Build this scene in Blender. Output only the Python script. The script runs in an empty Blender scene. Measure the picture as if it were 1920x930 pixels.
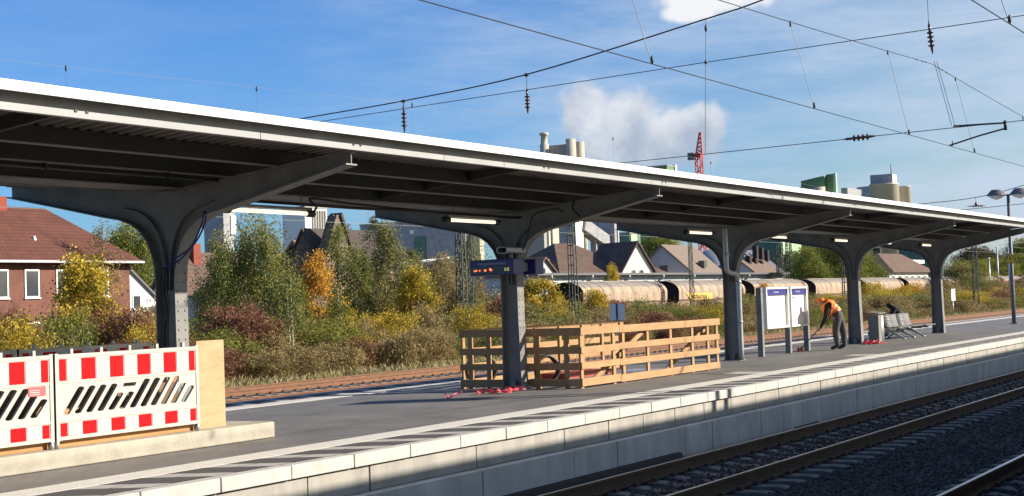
import bpy, bmesh, math, random
import numpy as np
from mathutils import Vector, Matrix, geometry

SC = bpy.context.scene
COL = SC.collection
random.seed(7)
RNG = np.random.default_rng(11)
rad = math.radians

# ------------------------------------------------------------------ camera
cam = bpy.data.cameras.new('camera')
cam.sensor_width = 36.0
cam.lens = 36.0 * 2770.0 / 1920.0
cam.clip_start = 0.1
cam.clip_end = 6000
camo = bpy.data.objects.new('camera', cam)
COL.objects.link(camo)
_R = Vector((0.516719, -0.855409, -0.035737))
_U = Vector((-0.013414, -0.049825, 0.998668))
_F = Vector((0.85605, 0.515552, 0.03722))
camo.matrix_world = Matrix(((_R.x, _U.x, -_F.x, 0.0), (_R.y, _U.y, -_F.y, 0.0), (_R.z, _U.z, -_F.z, 1.57), (0, 0, 0, 1)))
SC.camera = camo

# ------------------------------------------------------------------ world and sun
SUN = Vector((0.516, -0.857, 0.477)).normalized()
W = bpy.data.worlds.new('World')
SC.world = W
W.use_nodes = True
nt = W.node_tree
nt.nodes.clear()
N = nt.nodes.new
L = nt.links.new
out = N('ShaderNodeOutputWorld')
sky = N('ShaderNodeTexSky')
sky.sky_type = 'NISHITA'
sky.sun_disc = False
sky.sun_elevation = math.asin(SUN.z)
sky.sun_rotation = math.atan2(SUN.x, SUN.y)
sky.air_density = 1.15
sky.dust_density = 0.35
sky.ozone_density = 2.2
bg = N('ShaderNodeBackground')
bg.inputs['Strength'].default_value = 0.066
hs = N('ShaderNodeHueSaturation')
hs.inputs['Saturation'].default_value = 1.0
L(sky.outputs[0], hs.inputs['Color'])
clear = N('ShaderNodeMixRGB')          # clean, deep blue October air
clear.blend_type = 'MULTIPLY'
clear.inputs[2].default_value = (0.42, 0.80, 1.42, 1)
L(hs.outputs[0], clear.inputs[1])
L(clear.outputs[0], bg.inputs['Color'])
tc = N('ShaderNodeTexCoord')
sund = N('ShaderNodeVectorMath')        # the sky pales towards the sun, as it does outdoors
sund.operation = 'DOT_PRODUCT'
sund.inputs[1].default_value = SUN
L(tc.outputs['Generated'], sund.inputs[0])
pale = N('ShaderNodeMapRange')
pale.interpolation_type = 'SMOOTHSTEP'
pale.inputs['From Min'].default_value = -0.15
pale.inputs['From Max'].default_value = 0.62
pale.inputs['To Min'].default_value = 1.0
pale.inputs['To Max'].default_value = 0.0
L(sund.outputs['Value'], pale.inputs['Value'])
L(pale.outputs[0], clear.inputs[0])


def wmath(op, a, b=None, c=None):
    n = N('ShaderNodeMath')
    n.operation = op
    for i, v in enumerate((a, b, c)):
        if v is None:
            continue
        if isinstance(v, (int, float)):
            n.inputs[i].default_value = v
        else:
            L(v, n.inputs[i])
    return n.outputs[0]


def wdot(vec):
    n = N('ShaderNodeVectorMath')
    n.operation = 'DOT_PRODUCT'
    L(tc.outputs['Generated'], n.inputs[0])
    n.inputs[1].default_value = vec
    return n.outputs['Value']


def wnoise(scale, detail, rough=0.55, stretch=None):
    n = N('ShaderNodeTexNoise')
    n.inputs['Scale'].default_value = scale
    n.inputs['Detail'].default_value = detail
    n.inputs['Roughness'].default_value = rough
    if stretch:
        m = N('ShaderNodeMapping')
        m.inputs['Scale'].default_value = stretch
        L(tc.outputs['Generated'], m.inputs['Vector'])
        L(m.outputs[0], n.inputs['Vector'])
    else:
        L(tc.outputs['Generated'], n.inputs['Vector'])
    return n.outputs['Fac']


def blob(azimuth_dir, rx, rz):
    """soft elliptical patch of sky round one compass direction and height"""
    d = Vector(azimuth_dir).normalized()
    r = d.cross(Vector((0, 0, 1))).normalized()
    u = r.cross(d).normalized()
    a = wmath('DIVIDE', wdot(r), rx)
    b = wmath('DIVIDE', wmath('SUBTRACT', wdot(u), 0.0), rz)
    rr = wmath('SQRT', wmath('ADD', wmath('MULTIPLY', a, a), wmath('MULTIPLY', b, b)))
    return wmath('SUBTRACT', 1.0, rr)


n_big = wnoise(16.0, 3.0)
n_puff = wnoise(34.0, 9.0, 0.6)
m = None
for d, rx, rz in (((0.8759, 0.4650, 0.1270), 0.024, 0.026), ((0.8899, 0.4404, 0.1180), 0.036, 0.028),
                  ((0.9026, 0.4150, 0.1110), 0.038, 0.020), ((0.9099, 0.3979, 0.1150), 0.024, 0.016), ((0.8930, 0.4387, 0.1000), 0.062, 0.020),
                  ((0.8981, 0.3981, 0.1890), 0.026, 0.010), ((0.9027, 0.3845, 0.1970), 0.050, 0.013)):
    q = blob(d, rx, rz)
    m = q if m is None else wmath('MAXIMUM', m, q)
m = wmath('ADD', m, wmath('MULTIPLY', wmath('SUBTRACT', n_puff, 0.5), 1.15))
m = wmath('ADD', m, wmath('MULTIPLY', wmath('SUBTRACT', n_big, 0.5), 0.5))
mr = N('ShaderNodeMapRange')
mr.interpolation_type = 'SMOOTHSTEP'
mr.inputs['From Min'].default_value = 0.05
mr.inputs['From Max'].default_value = 0.52
L(m, mr.inputs['Value'])
cum = wmath('MULTIPLY', mr.outputs[0], 0.84)
# thin high cloud, more of it low down and towards the platform's far end
n_cir = wnoise(3.6, 9.0, 0.66, (1.0, 1.0, 5.5))
mr2 = N('ShaderNodeMapRange')
mr2.interpolation_type = 'SMOOTHSTEP'
mr2.inputs['From Min'].default_value = 0.36
mr2.inputs['From Max'].default_value = 0.74
L(n_cir, mr2.inputs['Value'])
side = N('ShaderNodeMapRange')
side.inputs['From Min'].default_value = 0.84
side.inputs['From Max'].default_value = 1.0
side.inputs['To Min'].default_value = 0.16
side.inputs['To Max'].default_value = 1.0
L(wdot((0.985, 0.17, 0.0)), side.inputs['Value'])
cir = wmath('MULTIPLY', mr2.outputs[0], side.outputs[0])
# brighter and greyer parts of the cumulus
ramp = N('ShaderNodeValToRGB')
ramp.color_ramp.elements[0].position = 0.38
ramp.color_ramp.elements[0].color = (0.42, 0.48, 0.58, 1)
ramp.color_ramp.elements[1].position = 0.66
ramp.color_ramp.elements[1].color = (0.95, 0.94, 0.94, 1)
L(wmath('ADD', wmath('MULTIPLY', wnoise(26.0, 6.0), 0.75), wmath('MULTIPLY', wmath('SUBTRACT', wdot((0, 0, 1)), 0.085), 3.4)), ramp.inputs['Fac'])
bgc = N('ShaderNodeBackground')
L(ramp.outputs[0], bgc.inputs['Color'])
bgc.inputs['Strength'].default_value = 0.60
bgw = N('ShaderNodeBackground')
bgw.inputs['Color'].default_value = (0.62, 0.74, 0.92, 1)
bgw.inputs['Strength'].default_value = 0.52
mx1 = N('ShaderNodeMixShader')
L(cir, mx1.inputs[0])
L(bg.outputs[0], mx1.inputs[1])
L(bgw.outputs[0], mx1.inputs[2])
mx2 = N('ShaderNodeMixShader')
L(cum, mx2.inputs[0])
L(mx1.outputs[0], mx2.inputs[1])
L(bgc.outputs[0], mx2.inputs[2])
L(mx2.outputs[0], out.inputs['Surface'])

sl = bpy.data.lights.new('sun', 'SUN')
sl.energy = 5.0
sl.angle = rad(0.55)
sl.color = (1.0, 0.90, 0.76)
so = bpy.data.objects.new('sun', sl)
COL.objects.link(so)
so.rotation_euler = SUN.to_track_quat('Z', 'Y').to_euler()

SC.view_settings.view_transform = 'Standard'
SC.view_settings.look = 'None'
SC.view_settings.gamma = 1.0
SC.view_settings.exposure = 0.82


# ------------------------------------------------------------------ materials
def mat(name, col, rough=0.7, metal=0.0, var=0.0, vscale=3.0, bump=0.0, bscale=40.0, col2=None, stretch=None, emit=None, spec=0.5, detail=5.0):
    m = bpy.data.materials.new(name)
    m.use_nodes = True
    t = m.node_tree
    p = t.nodes['Principled BSDF']
    p.inputs['Base Color'].default_value = (*col, 1)
    p.inputs['Roughness'].default_value = rough
    p.inputs['Metallic'].default_value = metal
    p.inputs['Specular IOR Level'].default_value = spec
    if emit:
        p.inputs['Emission Color'].default_value = (*emit[:3], 1)
        p.inputs['Emission Strength'].default_value = emit[3]
    if var or bump:
        c = t.nodes.new('ShaderNodeTexCoord')
        v = c.outputs['Object']
        if stretch:
            mp = t.nodes.new('ShaderNodeMapping')
            mp.inputs['Scale'].default_value = stretch
            t.links.new(v, mp.inputs['Vector'])
            v = mp.outputs[0]
    if var:
        n = t.nodes.new('ShaderNodeTexNoise')
        n.inputs['Scale'].default_value = vscale
        n.inputs['Detail'].default_value = detail
        n.inputs['Roughness'].default_value = 0.65
        t.links.new(v, n.inputs['Vector'])
        r = t.nodes.new('ShaderNodeValToRGB')
        r.color_ramp.elements[0].position = 0.30
        r.color_ramp.elements[1].position = 0.70
        a = col2 if col2 else tuple(x * (1 - var) for x in col)
        b = tuple(min(1, x * (1 + var * 0.6)) for x in col)
        r.color_ramp.elements[0].color = (*a, 1)
        r.color_ramp.elements[1].color = (*b, 1)
        t.links.new(n.outputs['Fac'], r.inputs['Fac'])
        t.links.new(r.outputs[0], p.inputs['Base Color'])
    if bump:
        n2 = t.nodes.new('ShaderNodeTexNoise')
        n2.inputs['Scale'].default_value = bscale
        n2.inputs['Detail'].default_value = 4
        t.links.new(v, n2.inputs['Vector'])
        b = t.nodes.new('ShaderNodeBump')
        b.inputs['Strength'].default_value = bump
        b.inputs['Distance'].default_value = 0.02
        t.links.new(n2.outputs['Fac'], b.inputs['Height'])
        t.links.new(b.outputs[0], p.inputs['Normal'])
    return m


def brick_mat(name, c1, c2, mortar, sx, sy, msize=0.012, rough=0.85, axes='xz', offset=0.5):
    """courses of bricks, tiles or paving; sx, sy are the size of one piece in metres"""
    m = mat(name, c1, rough)
    t = m.node_tree
    p = t.nodes['Principled BSDF']
    c = t.nodes.new('ShaderNodeTexCoord')
    sp = t.nodes.new('ShaderNodeSeparateXYZ')
    t.links.new(c.outputs['Object'], sp.inputs[0])
    cb = t.nodes.new('ShaderNodeCombineXYZ')
    if axes == 'sz':                      # along either wall direction: x + y
        ad = t.nodes.new('ShaderNodeMath')
        t.links.new(sp.outputs['X'], ad.inputs[0])
        t.links.new(sp.outputs['Y'], ad.inputs[1])
        t.links.new(ad.outputs[0], cb.inputs[0])
        t.links.new(sp.outputs['Z'], cb.inputs[1])
    else:
        t.links.new(sp.outputs[axes[0].upper()], cb.inputs[0])
        t.links.new(sp.outputs[axes[1].upper()], cb.inputs[1])
    b = t.nodes.new('ShaderNodeTexBrick')
    b.offset = offset
    b.inputs['Scale'].default_value = 1.0
    b.inputs['Brick Width'].default_value = sx
    b.inputs['Row Height'].default_value = sy
    b.inputs['Mortar Size'].default_value = msize
    b.inputs['Color1'].default_value = (*c1, 1)
    b.inputs['Color2'].default_value = (*c2, 1)
    b.inputs['Mortar'].default_value = (*mortar, 1)
    t.links.new(cb.outputs[0], b.inputs['Vector'])
    n = t.nodes.new('ShaderNodeTexNoise')
    n.inputs['Scale'].default_value = 0.8
    n.inputs['Detail'].default_value = 9
    n.inputs['Roughness'].default_value = 0.68
    t.links.new(c.outputs['Object'], n.inputs['Vector'])
    mx = t.nodes.new('ShaderNodeMixRGB')
    mx.blend_type = 'MULTIPLY'
    mx.inputs[0].default_value = 1.0
    rr = t.nodes.new('ShaderNodeValToRGB')
    rr.color_ramp.elements[0].position = 0.3
    rr.color_ramp.elements[0].color = (0.66, 0.66, 0.67, 1)
    rr.color_ramp.elements[1].position = 0.7
    rr.color_ramp.elements[1].color = (1.20, 1.18, 1.15, 1)
    t.links.new(n.outputs['Fac'], rr.inputs['Fac'])
    t.links.new(b.outputs['Color'], mx.inputs[1])
    t.links.new(rr.outputs[0], mx.inputs[2])
    t.links.new(mx.outputs[0], p.inputs['Base Color'])
    return m


def leaf_mat(name, stops):
    """leaf colours: each leaf takes its own place on the ramp (attribute 'tint')"""
    m = bpy.data.materials.new(name)
    m.use_nodes = True
    t = m.node_tree
    t.nodes.clear()
    o = t.nodes.new('ShaderNodeOutputMaterial')
    a = t.nodes.new('ShaderNodeAttribute')
    a.attribute_name = 'tint'
    r = t.nodes.new('ShaderNodeValToRGB')
    el = r.color_ramp.elements
    while len(el) < len(stops):
        el.new(0.5)
    for i, c in enumerate(stops):
        el[i].position = i / (len(stops) - 1)
        el[i].color = (*c, 1)
    t.links.new(a.outputs['Fac'], r.inputs['Fac'])
    d = t.nodes.new('ShaderNodeBsdfDiffuse')
    tr = t.nodes.new('ShaderNodeBsdfTranslucent')
    mx = t.nodes.new('ShaderNodeMixShader')
    mx.inputs[0].default_value = 0.30
    t.links.new(r.outputs[0], d.inputs['Color'])
    t.links.new(r.outputs[0], tr.inputs['Color'])
    t.links.new(d.outputs[0], mx.inputs[1])
    t.links.new(tr.outputs[0], mx.inputs[2])
    t.links.new(mx.outputs[0], o.inputs['Surface'])
    return m


M = {}
M['paving'] = brick_mat('grey_paving', (0.185, 0.178, 0.170), (0.168, 0.161, 0.154), (0.115, 0.112, 0.11), 0.2, 0.1, 0.006, 0.66, 'xy')
M['tactile'] = mat('white_tactile_slab', (0.62, 0.60, 0.55), 0.75, var=0.10, vscale=8)
M['coping'] = mat('pale_concrete_coping', (0.50, 0.48, 0.445), 0.85, var=0.18, vscale=4.0, bump=0.1, bscale=60)
M['wallconc'] = mat('concrete_wall', (0.36, 0.342, 0.31), 0.9, var=0.26, vscale=2.6, bump=0.15, stretch=(1.4, 1, 0.4), detail=9)
M['wallconc2'] = mat('concrete_footing', (0.55, 0.545, 0.53), 0.9, var=0.24, vscale=1.8, bump=0.15, stretch=(1.3, 1, 0.5), detail=9)
M['joint'] = mat('dark_joint', (0.06, 0.055, 0.05), 0.95)
M['hatch'] = mat('dark_hatch_paver', (0.075, 0.07, 0.07), 0.85, var=0.15, vscale=9)
M['hatchlight'] = mat('light_hatch_paver', (0.40, 0.39, 0.37), 0.85, var=0.12, vscale=9)
M['kerb'] = mat('cast_concrete', (0.41, 0.38, 0.31), 0.92, var=0.18, vscale=4.0, bump=0.25, bscale=30)
M['steel'] = mat('grey_painted_steel', (0.205, 0.203, 0.196), 0.55, var=0.26, vscale=2.6, bump=0.06, bscale=25, detail=9)
M['steeld'] = mat('grey_deck_sheet', (0.15, 0.138, 0.128), 0.6, var=0.18, vscale=1.3)
M['purlin'] = mat('shade_dark_purlin', (0.042, 0.041, 0.040), 0.65, var=0.2, vscale=2)  # near-black colour carries the shade under the canopy roof
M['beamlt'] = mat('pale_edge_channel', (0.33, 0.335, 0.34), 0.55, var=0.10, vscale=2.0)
M['fascia'] = mat('white_fascia', (0.88, 0.88, 0.88), 0.45, var=0.03, vscale=1.0)
M['galv'] = mat('galvanised_steel', (0.42, 0.44, 0.46), 0.42, 0.55, var=0.12, vscale=6)
M['rust'] = mat('rusty_rail', (0.10, 0.058, 0.036), 0.85, var=0.35, vscale=5)
M['rustlt'] = mat('rusty_siding_rail', (0.20, 0.10, 0.055), 0.9, var=0.30, vscale=4)
M['railtop'] = mat('polished_rail_head', (0.55, 0.55, 0.56), 0.28, 1.0)
M['sleeper'] = mat('concrete_sleeper', (0.22, 0.205, 0.19), 0.9, var=0.35, vscale=4)
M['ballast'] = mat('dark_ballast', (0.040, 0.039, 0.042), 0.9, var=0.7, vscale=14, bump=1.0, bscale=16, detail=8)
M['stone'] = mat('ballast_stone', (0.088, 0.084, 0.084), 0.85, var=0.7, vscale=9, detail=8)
M['ballast2'] = mat('brown_ballast', (0.26, 0.235, 0.21), 0.95, var=0.55, vscale=6, bump=0.8, bscale=14, detail=9)
M['soil'] = mat('soil_and_grass', (0.17, 0.145, 0.075), 0.95, var=0.5, vscale=0.35, bump=0.6, bscale=5, col2=(0.075, 0.08, 0.035), detail=10)
M['black'] = mat('plain_black', (0.018, 0.018, 0.018), 0.7)
M['cable'] = mat('black_cable', (0.02, 0.02, 0.024), 0.5)
M['bluecable'] = mat('blue_cable', (0.02, 0.035, 0.16), 0.45)
M['wood'] = mat('new_softwood', (0.40, 0.238, 0.112), 0.75, var=0.22, vscale=7, stretch=(0.25, 1, 1))
M['woodd'] = mat('brown_shuttering_board', (0.46, 0.23, 0.09), 0.8, var=0.25, vscale=6, stretch=(0.25, 1, 1))
M['ply'] = mat('plywood', (0.46, 0.315, 0.17), 0.7, var=0.22, vscale=2.2, stretch=(1.2, 1.0, 4.0), detail=6)
M['plasticw'] = mat('white_barrier_plastic', (0.47, 0.455, 0.415), 0.5, var=0.16, vscale=6, detail=9)
M['reflw'] = mat('reflective_white_band', (0.39, 0.405, 0.43), 0.5)
M['reflr'] = mat('reflective_red_band', (0.50, 0.003, 0.006), 0.6, var=0.06, vscale=5, spec=0.12)
M['navy'] = mat('navy_casing', (0.022, 0.024, 0.17), 0.35)
M['navyd'] = mat('display_glass', (0.006, 0.006, 0.012), 0.12)
M['redled'] = mat('red_led', (0.3, 0.02, 0.01), 0.5, emit=(1.0, 0.16, 0.05, 1.6))
M['yelled'] = mat('yellow_led', (0.3, 0.25, 0.05), 0.5, emit=(1.0, 0.8, 0.3, 0.6))
M['lettw'] = mat('white_lettering', (0.42, 0.46, 0.66), 0.5)
M['tube'] = mat('lit_tube', (0.9, 0.85, 0.7), 0.5, emit=(1.0, 0.86, 0.62, 0.75))
M['poster'] = mat('white_poster', (0.80, 0.81, 0.79), 0.35)
M['postframe'] = mat('silver_frame', (0.74, 0.74, 0.76), 0.4, 0.2)
M['headblue'] = mat('blue_header', (0.03, 0.035, 0.22), 0.4)
M['grey_ink'] = mat('grey_print', (0.45, 0.46, 0.48), 0.6)
M['red_ink'] = mat('red_print', (0.55, 0.09, 0.10), 0.6)
M['tape'] = mat('red_tape', (0.62, 0.03, 0.06), 0.5, var=0.5, vscale=12, col2=(0.72, 0.22, 0.25))
M['brownhose'] = mat('brown_hose', (0.035, 0.02, 0.016), 0.5)
M['white'] = mat('white_paint', (0.80, 0.80, 0.78), 0.5)
M['mastgrn'] = mat('green_grey_mast', (0.045, 0.06, 0.05), 0.6, var=0.25, vscale=2)
M['insul'] = mat('brown_insulator', (0.085, 0.042, 0.028), 0.18)
M['wire'] = mat('dark_wire', (0.045, 0.05, 0.06), 0.5, 0.4)
M['wirelt'] = mat('bright_wire', (0.35, 0.36, 0.34), 0.45, 0.5)
M['yellow'] = mat('warning_yellow', (0.70, 0.42, 0.03), 0.5)
M['lampdark'] = mat('lamp_housing', (0.13, 0.125, 0.14), 0.5)
M['lampglass'] = mat('lamp_diffuser', (0.80, 0.82, 0.84), 0.3)
M['trunk'] = mat('brown_bark', (0.10, 0.08, 0.06), 0.95, var=0.4, vscale=5)
M['birchbark'] = mat('birch_bark', (0.58, 0.55, 0.48), 0.9, var=0.5, vscale=5, stretch=(1, 1, 3))
M['cap'] = mat('signal_orange', (0.92, 0.215, 0.03), 0.75, var=0.10, vscale=9)
M['skin'] = mat('skin', (0.42, 0.25, 0.18), 0.6)
M['sleeve'] = mat('black_jacket', (0.022, 0.022, 0.028), 0.85)
M['trousers'] = mat('dark_grey_trousers', (0.085, 0.08, 0.076), 0.9, var=0.25, vscale=14)
M['boots'] = mat('black_boots', (0.025, 0.024, 0.025), 0.6)
M['reflstrip'] = mat('reflective_strip', (0.78, 0.50, 0.33), 0.4)
M['glass'] = mat('dark_glass', (0.05, 0.06, 0.075), 0.08, spec=0.8)
M['bricks'] = brick_mat('red_brick', (0.155, 0.058, 0.042), (0.19, 0.070, 0.048), (0.15, 0.08, 0.065), 0.26, 0.085, 0.012, 0.9, 'sz')
M['rooftile'] = brick_mat('red_roof_tiles', (0.150, 0.046, 0.027), (0.118, 0.040, 0.026), (0.08, 0.032, 0.024), 0.30, 0.22, 0.03, 0.9, 'xz')
M['rooftile_y'] = brick_mat('red_roof_tiles_hip', (0.150, 0.046, 0.027), (0.118, 0.040, 0.026), (0.08, 0.032, 0.024), 0.30, 0.22, 0.03, 0.9, 'yz')
M['browntile'] = brick_mat('brown_roof_tiles', (0.145, 0.088, 0.068), (0.16, 0.10, 0.078), (0.09, 0.06, 0.05), 0.4, 0.3, 0.04, 0.9, 'sz')
M['sandstone'] = brick_mat('sandstone_masonry', (0.20, 0.155, 0.115), (0.125, 0.10, 0.08), (0.09, 0.075, 0.06), 0.75, 0.38, 0.03, 0.95, 'sz')
M['render'] = mat('cream_render', (0.76, 0.72, 0.60), 0.9, var=0.06, vscale=1)
M['renderw'] = mat('white_render', (0.74, 0.74, 0.72), 0.9, var=0.06, vscale=1)
M['renderg'] = mat('grey_render', (0.42, 0.44, 0.45), 0.9, var=0.08, vscale=0.8)
M['silo'] = mat('silo_concrete', (0.50, 0.46, 0.37), 0.9, var=0.14, vscale=0.25, stretch=(1, 1, 0.25))
M['concg'] = mat('weathered_plant_concrete', (0.33, 0.32, 0.30), 0.9, var=0.18, vscale=0.2, stretch=(1, 1, 0.4))
M['cladgrey'] = brick_mat('grey_cladding', (0.33, 0.34, 0.36), (0.315, 0.325, 0.345), (0.28, 0.29, 0.31), 6.0, 0.5, 0.05, 0.7, 'sz')
M['cladblue'] = brick_mat('pale_blue_cladding', (0.43, 0.48, 0.52), (0.42, 0.465, 0.505), (0.32, 0.35, 0.38), 5.0, 4.0, 0.06, 0.7, 'xz')
M['cladgreen'] = brick_mat('green_cladding', (0.10, 0.20, 0.145), (0.095, 0.19, 0.14), (0.08, 0.16, 0.12), 1.2, 9.0, 0.05, 0.7, 'sz')
M['lime'] = mat('light_green_panels', (0.36, 0.58, 0.33), 0.7, var=0.1, vscale=0.4)
M['green'] = mat('green_steel', (0.13, 0.24, 0.11), 0.7, var=0.15, vscale=0.4)
M['craner'] = mat('crane_red', (0.52, 0.06, 0.04), 0.6)
M['wagon'] = mat('dusty_wagon_side', (0.39, 0.29, 0.21), 0.8, var=0.42, vscale=1.1, stretch=(1.6, 1, 0.35), detail=9)
M['wagonroof'] = mat('dusty_wagon_roof', (0.27, 0.235, 0.20), 0.75, var=0.35, vscale=0.9, stretch=(1.6, 1, 0.5), detail=9)
M['wagondark'] = mat('wagon_end_dark', (0.035, 0.026, 0.024), 0.9, var=0.3, vscale=2)
M['wagonrust'] = mat('wagon_underframe', (0.19, 0.10, 0.07), 0.9, var=0.3, vscale=2)
M['wagonyel'] = mat('yellow_sign_panel', (0.75, 0.44, 0.09), 0.7, var=0.1, vscale=3)
M['ink'] = mat('black_lettering', (0.03, 0.025, 0.025), 0.8)


# ------------------------------------------------------------------ builders
class MB:
    """collects shapes and links them as ONE mesh object"""

    def __init__(self):
        self.v, self.f, self.m, self.s = [], [], [], []

    def add(self, vs, fs, m=0, smooth=False):
        o = len(self.v)
        self.v += [tuple(p) for p in vs]
        for f in fs:
            self.f.append([o + i for i in f])
            self.m.append(m)
            self.s.append(smooth)
        return self

    def box(self, x0, x1, y0, y1, z0, z1, m=0):
        vs = [(x, y, z) for z in (z0, z1) for y in (y0, y1) for x in (x0, x1)]
        return self.add(vs, [(0, 2, 3, 1), (4, 5, 7, 6), (0, 1, 5, 4), (2, 6, 7, 3), (0, 4, 6, 2), (1, 3, 7, 5)], m)

    def obox(self, a, b, w, h, m=0, up=(0, 0, 1)):
        """bar from a to b: width w across, height h along up"""
        a, b = Vector(a), Vector(b)
        d = (b - a).normalized()
        s = d.cross(Vector(up))
        if s.length < 1e-5:
            s = d.cross(Vector((1, 0, 0)))
        s.normalize()
        u = s.cross(d).normalized()
        vs = []
        for p in (a, b):
            for i, j in ((-1, -1), (1, -1), (1, 1), (-1, 1)):
                vs.append(p + s * (w / 2 * i) + u * (h / 2 * j))
        return self.add(vs, [(3, 2, 1, 0), (4, 5, 6, 7), (0, 1, 5, 4), (1, 2, 6, 5), (2, 3, 7, 6), (3, 0, 4, 7)], m)

    def tube(self, pts, r, n=8, m=0, caps=True):
        pts = [Vector(p) for p in pts]
        rs = r if isinstance(r, (list, tuple)) else [r] * len(pts)
        vs, fs = [], []
        prev = None
        for i, p in enumerate(pts):
            d = (pts[min(i + 1, len(pts) - 1)] - pts[max(i - 1, 0)])
            d = d.normalized() if d.length > 1e-9 else Vector((0, 0, 1))
            if prev is None:
                s = d.cross(Vector((0, 0, 1)))
                if s.length < 1e-3:
                    s = d.cross(Vector((1, 0, 0)))
            else:
                s = prev - d * prev.dot(d)
            s.normalize()
            prev = s
            u = s.cross(d)
            for k in range(n):
                a = 2 * math.pi * k / n
                vs.append(p + (s * math.cos(a) + u * math.sin(a)) * rs[i])
        for i in range(len(pts) - 1):
            for k in range(n):
                k2 = (k + 1) % n
                fs.append((i * n + k, (i + 1) * n + k, (i + 1) * n + k2, i * n + k2))
        if caps:
            fs.append(tuple(range(n)))
            fs.append(tuple(range(len(vs) - 1, len(vs) - n - 1, -1)))
        return self.add(vs, fs, m, n > 5)

    def lathe(self, prof, c=(0, 0, 0), n=24, m=0, axis='z', smooth=True):
        vs, fs = [], []
        for r, z in prof:
            for k in range(n):
                a = 2 * math.pi * k / n
                p = (r * math.cos(a), r * math.sin(a), z)
                if axis == 'x':
                    p = (z, p[0], p[1])
                elif axis == 'y':
                    p = (p[1], z, p[0])
                vs.append((c[0] + p[0], c[1] + p[1], c[2] + p[2]))
        for i in range(len(prof) - 1):
            for k in range(n):
                k2 = (k + 1) % n
                fs.append((i * n + k, i * n + k2, (i + 1) * n + k2, (i + 1) * n + k))
        fs.append(tuple(range(n - 1, -1, -1)))
        fs.append(tuple(range((len(prof) - 1) * n, len(prof) * n)))
        return self.add(vs, fs, m, smooth)

    def prism(self, poly, axis, a0, a1, m=0, holes=()):
        """outline extruded along an axis; outline coordinates are the other two axes in x,y,z order"""
        def P(q, a):
            return {'x': (a, q[0], q[1]), 'y': (q[0], a, q[1]), 'z': (q[0], q[1], a)}[axis]
        loops = [list(poly)] + [list(h) for h in holes]
        flat = [q for lp in loops for q in lp]
        n = len(flat)
        vs = [P(q, a0) for q in flat] + [P(q, a1) for q in flat]
        fs = []
        if holes:
            tris = geometry.tessellate_polygon([[Vector((q[0], q[1], 0)) for q in lp] for lp in loops])
            for t in tris:
                fs.append(tuple(t))
                fs.append(tuple(n + i for i in reversed(t)))
        else:
            fs.append(tuple(range(n)))
            fs.append(tuple(range(2 * n - 1, n - 1, -1)))
        o = 0
        for lp in loops:
            k = len(lp)
            for i in range(k):
                j = (i + 1) % k
                fs.append((o + j, o + i, n + o + i, n + o + j))
            o += k
        return self.add(vs, fs, m)

    def build(self, name, mats, parent=None, loc=None, bevel=0.0, recalc=True):
        me = bpy.data.meshes.new(name)
        base = Vector((0, 0, 0))
        if parent is not None:
            base = BASE.get(parent.name, Vector((0, 0, 0)))
        elif loc is not None:
            base = Vector(loc)
        me.from_pydata([(x - base.x, y - base.y, z - base.z) for x, y, z in self.v], [], self.f)
        if not isinstance(mats, (list, tuple)):
            mats = [mats]
        for q in mats:
            me.materials.append(q)
        me.polygons.foreach_set('material_index', self.m)
        me.polygons.foreach_set('use_smooth', self.s)
        if recalc:
            b = bmesh.new()
            b.from_mesh(me)
            bmesh.ops.recalc_face_normals(b, faces=b.faces)
            b.to_mesh(me)
            b.free()
        me.update()
        o = bpy.data.objects.new(name, me)
        COL.objects.link(o)
        if parent is not None:
            o.parent = parent
            BASE[o.name] = base
        else:
            o.location = base
            BASE[o.name] = base
        if bevel:
            md = o.modifiers.new('bevel', 'BEVEL')
            md.width = bevel
            md.segments = 2
            md.limit_method = 'ANGLE'
        return o


BASE = {}


def tag(o, label, cat, group=None):
    o['label'] = label
    o['category'] = cat
    if group:
        o['group'] = group
    return o


def thing(name, label, cat, loc=(0, 0, 0), group=None):
    o = bpy.data.objects.new(name, None)
    o.empty_display_size = 0.2
    COL.objects.link(o)
    o.location = loc
    BASE[o.name] = Vector(loc)
    return tag(o, label, cat, group)


def structure(o, label=None):
    o['kind'] = 'structure'
    if label:
        o['label'] = label
    return o


def stuff(o, label=None, cat=None):
    o['kind'] = 'stuff'
    if label:
        o['label'] = label
        o['category'] = cat
    return o


def dup(root, loc, label=None, rotz=0.0, scale=None, group=None):
    r = root.copy()
    COL.objects.link(r)
    r.location = loc
    r.rotation_euler = (0, 0, rotz)
    if scale:
        r.scale = scale
    if label:
        r['label'] = label
    if group:
        r['group'] = group
    BASE[r.name] = Vector(loc)
    for ch in list(root.children):
        c = ch.copy()
        COL.objects.link(c)
        c.parent = r
        for g in list(ch.children):
            d = g.copy()
            COL.objects.link(d)
            d.parent = c
    return r


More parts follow.
